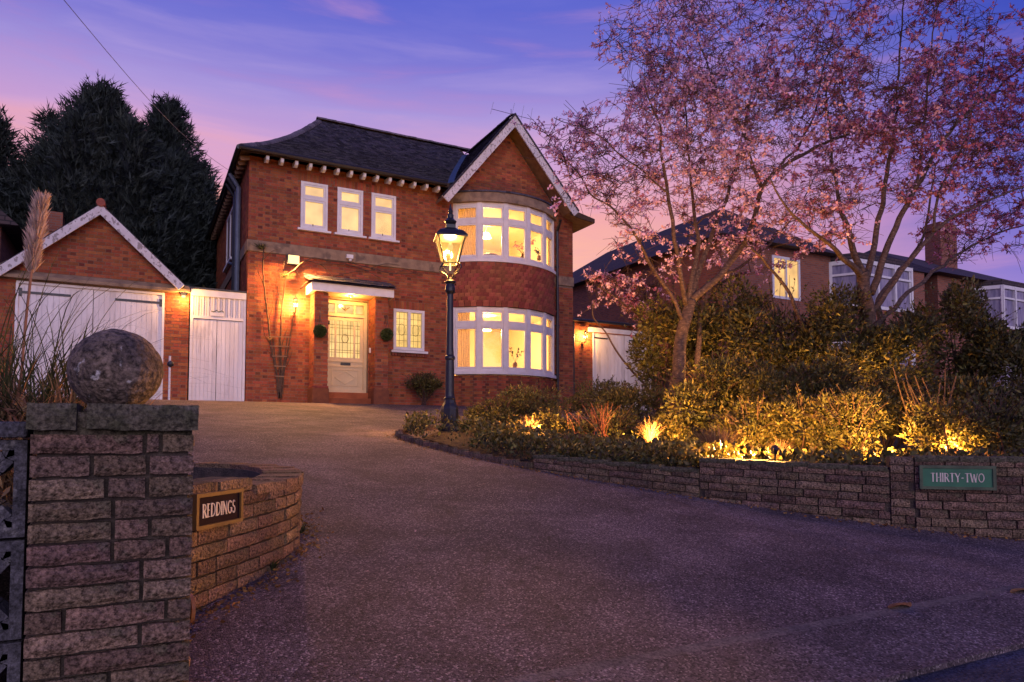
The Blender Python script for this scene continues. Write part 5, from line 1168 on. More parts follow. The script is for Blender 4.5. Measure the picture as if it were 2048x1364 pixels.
while s_ < kp[1][-1] - .1:
    p, d = along(kp, s_ + .1); put_block(Vector((p.x, p.y, gz(p.y) + .022)), math.atan2(d.y, d.x), .2, .085, .1, kerb, M['block_red'], .004).name = 'edging_brick'; s_ += .212
# (px, py centre, Y, radii, leaves, leaf size, label, material)
SH = [
 (1330, 690, 10.6, (.95,.9,1.15), 9000, .075, 'tall evergreen shrub directly right of the right garage doors', 'hedge2'),
 (1455, 690, 9.8, (1.0,.9,1.05), 10000, .075, 'dense evergreen shrub between the two cherry trunks, left one', 'hedge'),
 (1570, 690, 9.0, (.95,.9,1.0), 9500, .075, 'dense evergreen shrub below the lit neighbour window', 'hedge2'),
 (1680, 700, 8.2, (.9,.9,.95), 9500, .07, 'dense evergreen shrub in front of the right cherry trunk', 'hedge'),
 (1800, 720, 7.6, (.85,.9,.95), 9500, .07, 'dark evergreen shrub right of the right cherry trunk', 'hedge'),
 (1920, 690, 7.2, (.8,.8,1.0), 9000, .075, 'big-leaved laurel shrub in front of the far bay window', 'hedge'),
 (2030, 730, 6.6, (.8,.8,.9), 8000, .07, 'evergreen shrub cut by the right edge of the picture', 'hedge'),
 (1420, 800, 8.3, (.80,.7,.6), 7500, .06, 'lower evergreen shrub above the dry grass clump', 'hedge'),
 (1540, 800, 7.6, (.75,.7,.6), 7500, .055, 'small-leaved shrub above the brightest uplight', 'hedge2'),
 (1650, 810, 7.0, (.75,.7,.6), 7500, .055, 'small-leaved shrub between the bright uplight and the fern', 'hedge'),
 (1770, 820, 6.4, (.65,.6,.55), 7000, .055, 'low leafy shrub just behind the brown fern', 'hedge'),
 (1930, 840, 5.6, (.7,.6,.55), 7000, .06, 'low laurel shrub behind the green number sign', 'hedge'),
 (2040, 840, 5.2, (.6,.6,.5), 5000, .06, 'low laurel shrub at the right picture edge above the wall', 'hedge'),
 (1190, 805, 11.6, (.85,.8,.42), 6500, .05, 'low spreading shrub in front of the right garage wall', 'hedge2'),
 (1070, 815, 11.0, (.75,.7,.36), 6000, .045, 'low spreading shrub under the lower bay window', 'hedge'),
 (1000, 832, 10.9, (.5,.5,.28), 4500, .045, 'small yellow-green shrub just right of the lamp post', 'hedge2'),
 (1270, 825, 10.2, (.8,.7,.48), 6500, .05, 'dark rounded shrub behind the bare red stems', 'hedge'),
 (1110, 860, 9.6, (.65,.5,.28), 5000, .05, 'low shrub catching the first uplight', 'hedge2'),
 (1340, 870, 8.6, (.55,.5,.36), 5000, .045, 'yellow-green shrub lit beside the second uplight', 'hedge2'),
 (1505, 862, 6.7, (.5,.42,.36), 4400, .045, 'low olive shrub just right of the dry grass clump', 'hedge2'),
 (1610, 860, 6.3, (.6,.45,.42), 5200, .045, 'low golden shrub right of the brightest uplight', 'hedge2'),
 (1700, 855, 5.8, (.55,.42,.42), 5200, .045, 'low olive shrub left of the brown fern', 'hedge'),
 (1890, 862, 4.95, (.55,.38,.36), 4200, .05, 'low leafy shrub peeping over the number sign', 'hedge2'),
 (1990, 860, 4.65, (.55,.38,.38), 4200, .05, 'low leafy shrub over the darkest end of the wall', 'hedge'),
 (1235, 865, 9.1, (.6,.45,.34), 4200, .045, 'low olive shrub among the bare red stems', 'hedge'),
 (1040, 868, 9.7, (.42,.4,.16), 3000, .04, 'low cushion of leaves between lamp post and first uplight', 'hedge2'),
 (850, 772, 17.55, (.52,.32,.30), 3000, .06, 'small silvery shrub against the house wall by the leaded window', 'hedge2')]
for px, py, Y, rad, n, lf, lab, m in SH: shrub(at(px, py, Y), rad, n, lf, lab, 'evergreen_shrub', m, group='shrubs in the planting bed' if Y < 13 else None)
# ground cover
def cover(poly_fn, n, leaf, name, label, m, cat, zoff=.03, hgt=.08):
    pos = []
    while len(pos) < n:
        p = poly_fn(); pos.append((p[0], p[1], p[2] + zoff + hgt*random.random()))
    pos = np.array(pos); d = unit(n); d[:, 2] = np.abs(d[:, 2]) + .2
    o = scatter(name, *LEAF, pos, frames(d, leaf*(.5 + rng.random(n))), M[m]); return tag(o, label, cat, kind='stuff')
def edge_pt():
    f = random.random()
    if f < .5: s_ = random.uniform(1.6, kp[1][-1]); p, d = along(kp, s_); dn = Vector((-d.y, d.x, 0)); w_ = random.uniform(.06, 1.1)
    else: s_ = random.uniform(0, q1 + .3); p, d = along(rpath, s_); dn = Vector((-d.y, d.x, 0)); w_ = random.uniform(.05, 1.2)
    q = p + dn*w_
    ex, ey = q.x - LX, q.y - LY; al = max(0, min(1.5, -.39*ex - .92*ey))      # low grass only in front of the lamp post foot
    if (ex + .39*al)**2 + (ey + .92*al)**2 < .34**2 and random.random() < .9: return edge_pt()
    return (q.x, q.y, (gz(q.y) + .03 + (bedz(q.y) - gz(q.y) - .03)*ss(0, .35, w_)) if f < .5 else bedz(q.y) - .02)
cover(edge_pt, 6500, .036, 'ivy_ground_cover', 'low ivy and leafy ground cover along the bed edge', 'ivy', 'ground cover')
cover(edge_pt, 5200, .05, 'creeping_weeds', 'yellowish creeping weeds mixed through the bed edge', 'hedge2', 'weeds', hgt=.22)
cover(lambda: (lambda p: (p.x, p.y, bedz(p.y) - .03))(ctr.lerp(random.choice(ring_o), random.uniform(0, .93))), 7000, .06, 'bed_undergrowth', 'mixed leafy undergrowth filling the planting bed', 'hedge', 'undergrowth', hgt=.14)
def gtuft(px, py, Y, n, h, sp, label, m, cat='grass', name='grass_clump', w_=.010, droop=.5, group=None):
    c = at(px, py, Y); c.z = bedz(Y) - .01; t = thing(name, label, cat, c, group); tuft(c, None, None, n, h, sp, 'blades', m, t, w_=w_, droop=droop); return t
gtuft(1432, 905, 6.35, 420, .50, .36, 'dry straw-coloured grass clump above the step of the retaining wall', 'straw', w_=.012, droop=.2)
gtuft(1300, 915, 8.0, 160, .45, .25, 'dry grass tuft glowing over the second uplight', 'straw'); gtuft(1560, 915, 6.2, 170, .36, .26, 'pale grass tuft glowing over the brightest uplight', 'straw')
gtuft(1385, 935, 6.6, 240, .16, .24, 'low dark blue-green tuft at the wall step', 'blade', name='lavender_tuft', w_=.008); gtuft(1060, 890, 9.3, 120, .32, .28, 'thin dry stalks by the first uplight', 'straw')
gtuft(930, 862, 9.9, 90, .22, .22, 'green strappy leaves beside the lamp post foot', 'blade', name='strap_leaf_plant', w_=.03); gtuft(960, 868, 9.7, 70, .18, .2, 'second tuft of strappy leaves right of the lamp post', 'blade', name='strap_leaf_plant', w_=.03)
gtuft(880, 868, 9.65, 60, .12, .16, 'short grass at the front of the lamp post base', 'blade', name='grass_tuft', w_=.01)
for px, py, Y, lab in ((545, 1140, 4.08, 'green weed at the foot of the curved wall'), (602, 1066, 4.8, 'small weed at the end of the curved wall'), (1095, 940, 6.75, 'weed where the kerb meets the retaining wall'), (1610, 1012, 4.45, 'thin grass weed under the retaining wall'), (1720, 1040, 4.03, 'low weeds under the number sign wall')):
    c = at(px, py, Y); c.z = gz(Y); t = thing('weed', lab, 'weed', c); tuft(c, None, None, 34, .085, .10, 'blades', 'blade', t, w_=.012)
def canes(px, py, Y, n, h, label, m, sp=.35, r=.008, cat='shrub', name='bare_stems'):
    c = at(px, py, Y); c.z = bedz(Y) - .02; t = thing(name, label, cat, c)
    for i in range(n):
        a = random.uniform(0, 6.28); e = c + Vector((math.cos(a)*sp*random.random(), math.sin(a)*sp*random.random(), h*random.uniform(.6, 1))); md = c.lerp(e, .5) + Vector((random.uniform(-.1, .1), random.uniform(-.1, .1), 0)); b = c + Vector((random.uniform(-.15, .15), random.uniform(-.1, .1), 0))
        m_ = MB(); m_.tube(spline([b, md, e], 3), [r*(1 - .11*k) for k in range(7)], 5); m_.build('cane', M[m], t)
canes(1200, 895, 8.9, 26, .55, 'thicket of bare red-brown stems behind the low wall', 'redstem', .5, .007); canes(1160, 890, 9.2, 12, .45, 'few bare red-brown stems left of the thicket', 'redstem', .35, .006)
canes(1870, 885, 5.3, 16, 1.25, 'tall bare tan canes behind the number sign', 'vine', .55, .016); canes(1975, 905, 5.2, 3, 1.0, 'few leaning bare stems at the right end of the wall', 'vine', .4, .013)
fern = thing('fern', 'brown-gold fern spreading behind the wall pier', 'fern', at(1800, 910, 5.3))
c = at(1800, 905, 5.3); c.z = bedz(5.3)
FR = []; FD = []; FS = []; m_ = MB()
for i in range(26):
    a = random.uniform(0, 6.28); L_ = random.uniform(.3, .5); P = [c + Vector((math.cos(a)*L_*t, math.sin(a)*L_*t, .36*t - .30*t*t*random.uniform(.8, 1.1))) for t in [k/12 for k in range(13)]]
    m_.tube(P, .003, 3); sdv = Vector((-math.sin(a), math.cos(a), 0))
    for k in range(1, 13):
        for s_ in (-1, 1): FR.append(P[k]); FD.append(sdv*s_ + Vector((math.cos(a), math.sin(a), 0))*.4); FS.append(.11*math.sin(k/13*math.pi)**.7 + .015)
m_.build('stalks', M['fern'], fern); scatter('fronds', *NARROW, np.array(FR), frames(np.array(FD), np.array(FS)), M['fern'], fern)

# uplights in the beds
def uplight(px, py, Y, tgt, energy, label, zoff=.10, drive_fill=0):
    c = at(px, py, Y); c.z = bedz(Y) + zoff; t = thing('garden_uplight', label, 'light', c, 'uplights in the planting beds'); tv = (Vector(tgt) - c).normalized()
    m_ = MB(); m_.tube([c - Vector((0,0,.16)), c], .012, 5); m_.tube([c - tv*.05, c + tv*.05], [.035, .045], 10); m_.build('body', M['black'], t); m_ = MB(); m_.tube([c + tv*.051, c + tv*.056], .038, 10); m_.build('lens', M['spotlens'], t)
    spot('up_light', c + tv*.07, tgt, energy, t, AMBER, 130, .04)
    if drive_fill: spot('drive_fill_light', c + Vector((-.35, -.30, .10)), (.75, 4.1, .80), drive_fill, t, AMBER, 75, .06)  # added spot without its own fixture, warms the name wall across the drive
uplight(1075, 905, 8.75, at(1040, 790, 10.2), 420, 'garden spike uplight by the first low shrub right of the lamp post')
uplight(1310, 925, 7.55, at(1340, 770, 9.4), 560, 'garden spike uplight below the yellow-green shrub')
uplight(1550, 930, 5.55, at(1570, 720, 7.6), 650, 'brightest garden spike uplight behind the retaining wall', .16, 1900)
uplight(1770, 915, 5.05, at(1790, 760, 6.8), 380, 'garden spike uplight beside the fern')
uplight(1420, 740, 9.0, at(1440, 420, 9.4), 230, 'spike uplight at the foot of the left cherry tree', .4)
uplight(1700, 740, 7.6, at(1735, 420, 8.0), 320, 'spike uplight at the foot of the right cherry tree', .4)
uplight(1900, 905, 4.75, at(1910, 680, 6.6), 380, 'garden spike uplight among the tan canes')

# ================================================================ cherry trees
def cherry(name, label, limbs, crown, n_br, n_tw, n_fl, seed, mats, base, scale=1.0, flsize=.055):
    g = np.random.default_rng(seed); t = thing(name, label, 'tree', base)
    nodes = []; rads = []; tb = MB()
    for L_, r0, r1 in limbs:
        P = spline(L_, 6); P = [p + Vector((noise.noise(p*2.3), noise.noise(p*2.3 + Vector((5, 1, 0))), noise.noise(p*2.9)))*.05 for p in P]; n = len(P)
        rr_ = [(r0 + (r1-r0)*(i/(n-1))**.8)*1.22 for i in range(n)]; tb.tube(P, rr_, 8)
        for p, r in zip(P, rr_):
            nodes.append(np.array(p)); rads.append(r)
    tb.build('trunk', M['bark'], t, smooth=True)
    NP = np.zeros((len(nodes) + n_br*6 + 10, 3)); NP[:len(nodes)] = nodes; NR = np.zeros(len(NP)); NR[:len(nodes)] = rads; cnt = len(nodes)
    tg = []
    for i in range(n_br):
        c, r = crown[g.choice(len(crown), p=np.array([k[2] for k in crown])/sum(k[2] for k in crown))][:2]; v = g.normal(size=3); v /= np.linalg.norm(v); tg.append(np.array(c) + v*np.array(r)*g.random()**.4)
    tg = np.array(tg); dmin = np.array([np.min(((NP[:cnt] - q)**2).sum(1)) for q in tg]); bb = MB(); tips = []
    for q in tg[np.argsort(dmin)]:
        d = NP[:cnt] - q; dist = np.sqrt((d**2).sum(1)) + np.maximum(0, d[:, 2])*.8; k = int(np.argmin(dist)); a = NP[k]; L_ = np.linalg.norm(q - a)
        if L_ < .05: continue
        m1 = a + (q-a)*.35 + g.normal(size=3)*.07*L_ + np.array([0, 0, .05*L_]); m2 = a + (q-a)*.7 + g.normal(size=3)*.06*L_ + np.array([0, 0, .06*L_]); r = min(NR[k]*.75, .009 + .012*L_); r = max(r, .0045)
        P = [a, m1, m2, q]; bb.tube([Vector(p) for p in P], [r, r*.8, r*.62, max(.0035, r*.45)], 5, cap=False)
        for f in (.33, .5, .66, .83, 1.0):
            j = f*3; i0 = min(2, int(j)); NP[cnt] = P[i0]*(1-(j-i0)) + P[i0+1]*(j-i0); NR[cnt] = r*(1-.5*f); cnt += 1
        tips.append(cnt-1)
    bb.build('branches', M['twig'], t, kind='stuff')
    tw = MB(); fl = []; cand = np.arange(len(nodes), cnt)
    for i in range(n_tw):
        a = NP[g.choice(cand)]; L_ = g.uniform(.18, .55)*scale; v = g.normal(size=3); v[2] = v[2]*.6 + .15; v /= np.linalg.norm(v); m1 = a + v*L_*.5 + g.normal(size=3)*.04; e = a + v*L_ + g.normal(size=3)*.06 - np.array([0, 0, .08*L_])
        tw.tube([Vector(a), Vector(m1), Vector(e)], [.0055, .0044, .0032], 3, cap=False)
        for k in range(g.integers(4, 10)): f = g.uniform(.15, 1.05); fl.append((a*(1-f) + m1*f)*(f < .5) + (m1*(1-(f-.5)*2) + e*(f-.5)*2)*(f >= .5) if True else a)
    tw.build('twigs', M['twig'], t, kind='stuff')
    fl = np.array(fl); fl = np.concatenate([fl, NP[g.choice(cand, max(1, n_fl - len(fl)))]]) if n_fl > len(fl) else fl[:n_fl]
    fl = fl[[noise.noise(Vector(q)*1.15 + Vector((seed, 0, 0))) + .55*noise.noise(Vector(q)*3.1) > -.16 for q in fl]]; fl = fl + g.normal(size=fl.shape)*.012; xs = fl @ np.array([math.cos(YAW), -math.sin(YAW), 0]); key = g.random(len(fl))
    a_, b_, lo, hi = mats; PET = ([(0,0,0),(.34,.35,.12),(.1,.95,.2),(-.28,.5,.1), (0,0,0),(.55,-.25,.3),(.75,.25,.75),(.25,.3,.5), (0,0,0),(-.6,-.1,.25),(-.75,-.55,.6),(-.15,-.55,.5)], [(0,1,2,3),(4,5,6,7),(8,9,10,11)])
    pr = np.clip((xs - lo)/(hi - lo), .08, .92); sel = key < pr
    for nm, mk, s_ in (('blossom', a_, ~sel), ('young_leaves', b_, sel)):
        if s_.sum(): scatter(nm, *PET, fl[s_], frames(unit(int(s_.sum())) - np.array([0, 0, .3]), flsize*(.55 + .8*rng.random(int(s_.sum())))), M[mk], t)
    return t
def px(lst, Y, dY=0): 
    n = len(lst); return [at(x, y, Y + dY*i/(n-1)) for i, (x, y) in enumerate(lst)]
YA = 9.2; YB = 7.9
LA = [(px([(1352, 800), (1358, 730), (1362, 680), (1372, 640), (1384, 600)], YA), .10, .075), (px([(1384, 600), (1440, 550), (1492, 480), (1526, 372), (1600, 312), (1690, 272), (1790, 240)], YA, -.9), .06, .012),
 (px([(1526, 372), (1500, 312), (1480, 250), (1440, 190), (1400, 90), (1385, 30)], YA-.4, .5), .03, .008), (px([(1384, 602), (1410, 505), (1450, 400), (1472, 325), (1500, 200), (1540, 80)], YA, .9), .045, .008), (px([(1378, 606), (1394, 505), (1386, 400), (1376, 300), (1370, 180)], YA, .5), .042, .008),
 (px([(1372, 610), (1352, 500), (1338, 385), (1322, 300), (1318, 240), (1285, 160)], YA, -.5), .038, .007), (px([(1366, 640), (1300, 520), (1240, 430), (1180, 385), (1120, 300)], YA, .2), .028, .006), (px([(1338, 385), (1270, 330), (1190, 270), (1110, 235)], YA-.3, -.3), .014, .004), (px([(1440, 550), (1500, 520), (1580, 440), (1640, 330)], YA, .9), .026, .007),
 (px([(1395, 740), (1398, 660), (1402, 610), (1450, 560), (1500, 545)], YA+.4, .3), .05, .014), (px([(1526, 372), (1620, 250), (1650, 120), (1680, 10)], YA-.5, .2), .022, .006)]
CA = [(at(1420, 280, YA), (1.7, 1.5, 1.75), 3.0), (at(1330, 110, YA), (1.25, 1.1, 1.15), 1.1), (at(1450, -10, YA), (1.5, 1.2, .9), .9), (at(1560, 160, YA), (1.3, 1.3, 1.5), 1.7), (at(1215, 330, YA), (.85, .8, 1.0), .7), (at(1300, 480, YA), (1.0, .9, .85), .22), (at(1500, 480, YA), (1.2, 1.1, .8), .55), (at(1130, 260, YA), (.5, .5, .5), .14)]
cherry('cherry_tree', 'left cherry tree with thin spreading branches and pale pink blossom', LA, CA, 850, 4200, 15000, 3, ('blossom', 'blossom_red', 3.2, 9.5), at(1352, 800, YA))
LB = [(px([(1748, 770), (1742, 700), (1738, 640), (1730, 590), (1727, 548)], YB), .12, .085), (px([(1727, 548), (1702, 485), (1682, 420), (1672, 370), (1660, 260), (1650, 140)], YB, .6), .055, .008), (px([(1727, 555), (1690, 520), (1650, 482), (1590, 430), (1540, 360)], YB, -.3), .05, .008),
 (px([(1732, 562), (1758, 440), (1776, 340), (1790, 240), (1800, 100), (1810, -40)], YB, .5), .05, .008), (px([(1740, 585), (1786, 470), (1832, 378), (1900, 262), (1980, 190), (2060, 120)], YB, -.5), .055, .012), (px([(1745, 625), (1790, 560), (1868, 462), (1950, 412), (2060, 370)], YB, -.8), .045, .012),
 (px([(1750, 655), (1832, 572), (1900, 520), (1990, 470), (2080, 440)], YB, .5), .04, .012), (px([(1868, 462), (1880, 380), (1930, 280), (1960, 150), (1980, 20)], YB-.5, .4), .024, .006), (px([(1770, 760), (1764, 650), (1760, 600), (1800, 540), (1846, 470), (1870, 330)], YB+.5, .4), .07, .012),
 (px([(1832, 378), (1850, 260), (1860, 120), (1880, -30)], YB-.2, -.2), .024, .007), (px([(1640, 760), (1600, 640), (1560, 560), (1490, 480)], YB+.6, .2), .045, .012)]
CB = [(at(1800, 260, YB), (1.8, 1.6, 1.6), 3.0), (at(1960, 200, YB), (1.5, 1.5, 1.7), 2.3), (at(1680, 160, YB), (1.2, 1.2, 1.4), 1.4), (at(1640, 420, YB), (1.1, 1.0, .8), .8), (at(1960, 450, YB), (1.3, 1.2, .8), .9), (at(1850, -20, YB), (1.8, 1.5, .8), 1.0), (at(2030, 330, YB), (1.2, 1.2, 1.3), 1.2)]
cherry('cherry_tree', 'right cherry tree with thick forked trunk and reddish young leaves', LB, CB, 950, 4600, 20000, 5, ('blossom', 'blossom_red', 2.6, 9.6), at(1748, 770, YB))
YC = 10.9
LC = [(px([(1310, 800), (1300, 720), (1290, 650), (1240, 600), (1195, 575)], YC), .03, .008), (px([(1300, 720), (1290, 650), (1300, 600), (1310, 560)], YC), .018, .006), (px([(1309, 800), (1255, 730), (1215, 670), (1190, 635), (1187, 600)], YC), .022, .007)]
CC = [(at(1235, 575, YC), (.8, .6, .38), 1.0), (at(1290, 600, YC), (.5, .5, .4), .5)]
cherry('flowering_shrub', 'small bare-stemmed flowering shrub in front of the right garage', LC, CC, 80, 450, 1000, 9, ('blossom', 'blossom_red', -1, 7), at(1310, 800, YC), .6, .06)

# ================================================================ conifers
def conifer(name, label, x_, y_, top, rad, n, seed, lean=0):
    g = np.random.default_rng(seed); b = gz(y_); t = thing(name, label, 'tree', (x_, y_, b)); H = top - b
    m_ = MB(); m_.tube([(x_, y_, b), (x_, y_, b + H*.9)], [.25, .04], 8); m_.build('trunk', M['bark'], t)
    lead = [(0., 0., 1., 1.)] + [(rad*.62*math.cos(a), rad*.62*math.sin(a), g.uniform(.72, .93), g.uniform(.42, .6)) for a in np.arange(7)*.9 + g.random()]
    prof = lambda h: rad*(np.clip((1-h)*2.3, 0, 1)**.75)*(.88 + .12*np.sin(h*23 + 2)) + .08
    pos = []; dr = []; sz = []; nb_ = n//16
    for (lx, ly, lh, lr) in lead:
        m = nb_ if lh == 1. else int(nb_*lr*.42)
        for _ in range(m):
            h = g.random()**.8; a = g.random()*2*math.pi; R0 = (rad*lr if lh < 1 else rad*.9)*(np.clip((1-h)*2.4, 0, 1)**.75)*g.uniform(.72, 1.2) + .06; o = np.array([math.cos(a), math.sin(a), 0])
            e = np.array([x_ + lx, y_ + ly, b + .3 + h*(H*lh-.3)]) + o*R0; up = np.array([0, 0, .7 + .9*h]); ca = g.normal(size=3)*.3
            for k in range(9):
                f = g.random(); pos.append(e - o*f*.6*min(1, R0) + g.normal(size=3)*.13 - up*.22*f); dr.append(o*.9 + up*.6 + ca*1.4 + g.normal(size=3)*.3); sz.append(g.uniform(.18, .5))
    pos = np.array(pos)
    SP = ([(0,0,0),(.06,.35,.03),(0,1,.12),(-.06,.35,.03),(.02,.2,0),(.30,.62,.05),(.05,.36,0),(-.02,.2,0),(-.30,.62,.05),(-.05,.36,0)], [(0,1,2,3),(4,5,6),(7,9,8)])
    scatter('crown', SP[0], SP[1], pos, frames(np.array(dr), np.array(sz)), M['conifer'], t)
    cm = MB(); cm.lathe([(max(.05, prof(h)*.66), .2 + h*(H-.6)) for h in [i/14 for i in range(15)]], (x_, y_, b), 14); cm.build('inner_crown', M['conifer'], t)
for lab, pxx, pyy, Y, rad, n, sd_ in (('tallest dark conifer rising directly behind the garage', 205, 178, 27, 2.75, 34000, 21), ('slightly shorter conifer between the tallest one and the house', 338, 205, 27.5, 2.0, 26000, 22), ('conifer cut by the left edge of the picture', -15, 235, 27, 1.7, 17000, 23), ('low bushy conifer filling the gap behind the side gate', 395, 330, 28.5, 1.3, 12000, 24), ('lower conifer between the tall one and the picture edge', 85, 330, 28.5, 1.3, 9000, 25)):
    p = at(pxx, pyy, Y); conifer('conifer_tree', lab, p.x, p.y, p.z, rad, n, sd_)
shrub((1.6, 20.5, 4.6), (1.0, .8, .6), 3500, .08, 'clipped hedge top showing over the side gate', 'hedge', 'hedge2', 'hedge')

# ================================================================ left foreground bed
lb = MB(); P0 = [Vector((p.x, p.y, 0)) for p in (lpath[0][i] for i in range(0, len(lpath[0]), 6))]; P0 = [p - Vector((.1, 0, 0)) for p in P0] + [Vector((-6, 6.2, 0)), Vector((-6, 2.9, 0)), Vector((-.3, 2.85, 0))]
lb.add([(p.x, p.y, 1.055 + .02*noise.noise(p*2)) for p in P0], [tuple(range(len(P0)))]); lb.build('planting_soil', M['soil'], kind='structure')
sw = thing('screen_block_wall', 'pierced concrete screen block wall left of the gate pillar', 'wall', (-.6, 2.6, .4))
m_ = MB(); m_.box(-1.6, PX0-.01, 2.52, 2.72, 1.392, 1.44); bevel(m_.build('coping', M['concrete'], sw), .008)
for i in range(3):
    for j in range(4):
        x1_ = PX0 - .012 - i*.30; x0_ = x1_ - .29; z1_ = 1.385 - j*.30; z0_ = z1_ - .29; m_ = MB()
        m_.box(x0_, x0_+.032, 2.55, 2.68, z0_, z1_); m_.box(x1_-.032, x1_, 2.55, 2.68, z0_, z1_); m_.box(x0_+.032, x1_-.032, 2.55, 2.68, z0_, z0_+.03); m_.box(x0_+.032, x1_-.032, 2.55, 2.68, z1_-.03, z1_)
        cx, cz = (x0_+x1_)/2, (z0_+z1_)/2
        for k in range(4):
            a = k*math.pi/2; q = [(cx + .145*math.cos(a) + .118*math.cos(a + math.pi + R(t)), cz + .145*math.sin(a) + .118*math.sin(a + math.pi + R(t))) for t in range(-80, 81, 20)]
            for (p, r) in zip(q, q[1:]): m_.bar((p[0], 2.615, p[1]), (r[0], 2.615, r[1]), .12, .024)
        m_.build('screen_block', M['concrete'], sw)
pg = thing('pampas_grass', 'pampas grass with one tall pale plume behind the gate pillar', 'grass', (-1.5, 4.4, 1.0))
cb = at(60, 900, 4.5); cb.z = .98; mb = MB()
def blades(mb, c, n, h, sp, w_, az=None, droop=.9):
    for i in range(n):
        a = random.uniform(0, 6.28) if az is None else random.gauss(*az); L_ = h*random.uniform(.55, 1.0); out = sp*random.uniform(.25, 1); sdv = Vector((-math.sin(a), math.cos(a), 0)); k = 8; n0 = len(mb.v); b = c + Vector((random.uniform(-.25, .25), random.uniform(-.2, .2), 0))
        for j in range(k+1):
            t = j/k; p = b + Vector((math.cos(a)*out*t**1.5, math.sin(a)*out*t**1.5, L_*(1.55*t - droop*t*t*(.4 + .6*out/sp)))); ww = w_*.5*(1-t)**.6 + .0008; mb.v += [tuple(p - sdv*ww), tuple(p + sdv*ww)]
        for j in range(k): mb.f.append((n0+2*j, n0+2*j+1, n0+2*j+3, n0+2*j+2))
blades(mb, cb, 420, 1.15, .8, .009); blades(mb, cb + Vector((-.1, 0, 0)), 120, 1.55, 1.15, .006, (-.2, .8), 1.0); mb.build('blades', M['blade'], pg)
mb = MB(); blades(mb, cb + Vector((.15, -.2, 0)), 700, .80, .7, .011); blades(mb, at(120, 900, 4.2) * 1.0 + Vector((0, 0, .97 - at(120, 900, 4.2).z)), 500, .62, .5, .010); mb.build('dry_blades', M['straw'], pg)
ps = [at(42, 760, 4.3), at(52, 640, 4.3), at(63, 545, 4.3), at(72, 470, 4.3), at(86, 402, 4.3)]; m_ = MB(); P = spline(ps, 4); m_.tube(P, [.007]*len(P), 5); m_.build('plume_stalk', M['straw'], pg)
pos = []; dr = []; sz = []; A = spline(ps[2:], 12)
for i in range(1500):
    f = random.random(); p = A[int(f*(len(A)-1))]; w_ = .028*math.sin(math.pi*min(1, f*.8 + .12))**.8; a = random.uniform(0, 6.28); pos.append(p + Vector((math.cos(a), math.sin(a), 0))*w_*random.random()); dr.append(Vector((math.cos(a)*.36, math.sin(a)*.36, 1.0 - .5*random.random()))); sz.append(random.uniform(.04, .075))
scatter('plume', [(0,0,0),(.05,.4,.02),(0,1,.05),(-.05,.4,.02)], [(0,1,2,3)], np.array(pos), frames(np.array(dr), np.array(sz)), M['plume'], pg)
shrub((-.80, 4.0, 1.22), (.62, .35, .34), 5200, .075, 'golden grassy undergrowth lit behind the stone ball', 'low_plant', 'straw', 'plant', stems=0, tem=NARROW)
shrub((-2.3, 4.6, 1.2), (.8, .5, .35), 2500, .08, 'dark leafy shrub behind the screen block wall', 'low_shrub', 'hedge', 'shrub', stems=3)
def up2(c, tgt, e, label):
    t = thing('garden_uplight', label, 'light', c, 'uplights in the planting beds'); c = Vector(c); tv = (Vector(tgt)-c).normalized(); m_ = MB(); m_.tube([c - tv*.05, c + tv*.05], [.03, .04], 10); m_.build('body', M['black'], t); m_ = MB(); m_.tube([c + tv*.051, c + tv*.056], .034, 10); m_.build('lens', M['spotlens'], t); spot('up_light', c + tv*.07, tgt, e, t, AMBER, 130)
up2((-.12, 3.25, 1.08), (-.95, 4.5, 1.5), 110, 'garden spike uplight hidden behind the gate pillar')
po = thing('marker_post', 'thin white marker post with a dark knob behind the stone ball', 'post', at(338, 795, 12)); m_ = MB(); m_.tube([at(338, 800, 12), at(340, 712, 12)], .016, 8); m_.build('pole', M['white'], po)
m_ = MB(); c = at(341, 728, 11.98); m_.lathe([(.01, -.05), (.045, -.025), (.05, 0), (.045, .025), (.01, .05)], c, 10); m_.build('knob', M['black'], po)
# overhead wire
m_ = MB(); a, b = at(95, -40, 9), Vector((EX-.05, 19.4, EZR-.02)); m_.tube([a.lerp(b, i/12) - Vector((0,0,.25*math.sin(math.pi*i/12))) for i in range(13)], .0045, 4); tag(m_.build('overhead_wire', M['steel']), 'thin overhead wire crossing the sky to the house eaves', 'wire')
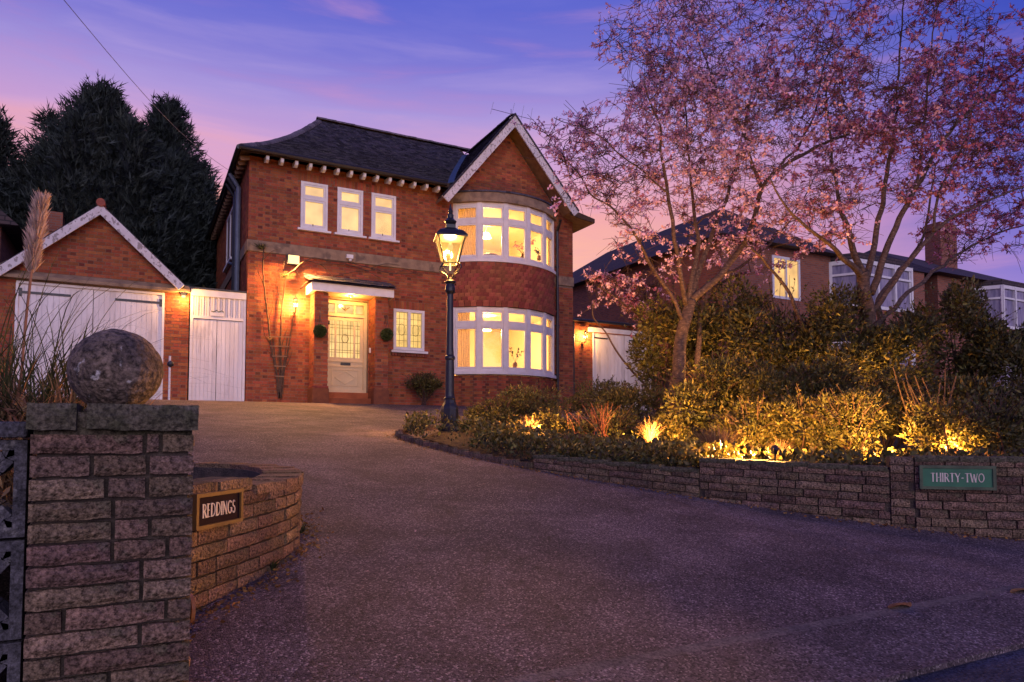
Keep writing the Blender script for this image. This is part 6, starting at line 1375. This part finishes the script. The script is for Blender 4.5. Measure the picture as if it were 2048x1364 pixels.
# litter on the drive
pos = []
for i in range(700):
    X, Y = random.uniform(-.2, 7), random.uniform(2.6, 12)
    pos.append((X, Y, gz(Y) + .006))
pos = np.array(pos); dd_ = unit(len(pos)); dd_[:, 2] *= .12
fm = frames(dd_, .028*(.4 + rng.random(len(pos)))); 
for i in range(len(pos)):
    d = Vector(dd_[i]).normalized(); r = d.cross(Vector((0, 0, 1))).normalized(); n = r.cross(d); s_ = .02*(.4 + random.random()); fm[i] = np.array([[r.x, d.x, n.x], [r.y, d.y, n.y], [r.z, d.z, n.z]])*s_
tag(scatter('fallen_petals', *LEAF, pos, fm, M['petal']), 'fallen petals and grit scattered over the asphalt drive', 'petals', kind='stuff')
lit = []
for pth, sa, sb, sgn in ((rpath, 0, q4*.8, 1), (lpath, 0, Ls*.75, 1), (kp, 1.5, kp[1][-1], 1)):
    for i in range(420):
        p, d = along(pth, random.uniform(sa, sb)); n = Vector((d.y, -d.x, 0))*sgn; q = p + n*(.03 + abs(random.gauss(0, .07))); lit.append((q.x, q.y, gz(q.y) + .008))
lit = np.array(lit); dl = unit(len(lit)); dl[:, 2] = np.abs(dl[:, 2])*.3
tag(scatter('leaf_litter', *LEAF6, lit, frames(dl, .026*(.4 + rng.random(len(lit)))), M['deadleaf']), 'brown leaf litter and moss crumbs gathered along the wall feet', 'litter', kind='stuff')
for pxx, pyy, lab in ((1800, 1215, 'curled brown dead leaf lying on the drive near the pavement'), (2040, 1185, 'flat brown dead leaf at the right picture edge')):
    d = ray(pxx, pyy); p = Vector((0, 0, HC)) + d*3.6
    for _ in range(30): p = Vector((0, 0, HC)) + d*((gz(p.y) - HC)/d.z)
    mb = MB(); L_ = .10
    for i in range(7):
        t = i/6; w_ = .035*math.sin(math.pi*(t*.9 + .05)); mb.v += [(p.x + (t-.5)*L_*2, p.y - w_, p.z + .012 + .015*math.sin(t*5)), (p.x + (t-.5)*L_*2, p.y, p.z + .006 + .012*t), (p.x + (t-.5)*L_*2, p.y + w_, p.z + .016)]
    for i in range(6): a = i*3; mb.f += [(a, a+3, a+4, a+1), (a+1, a+4, a+5, a+2)]
    tag(mb.build('dead_leaf', M['deadleaf']), lab, 'leaf')
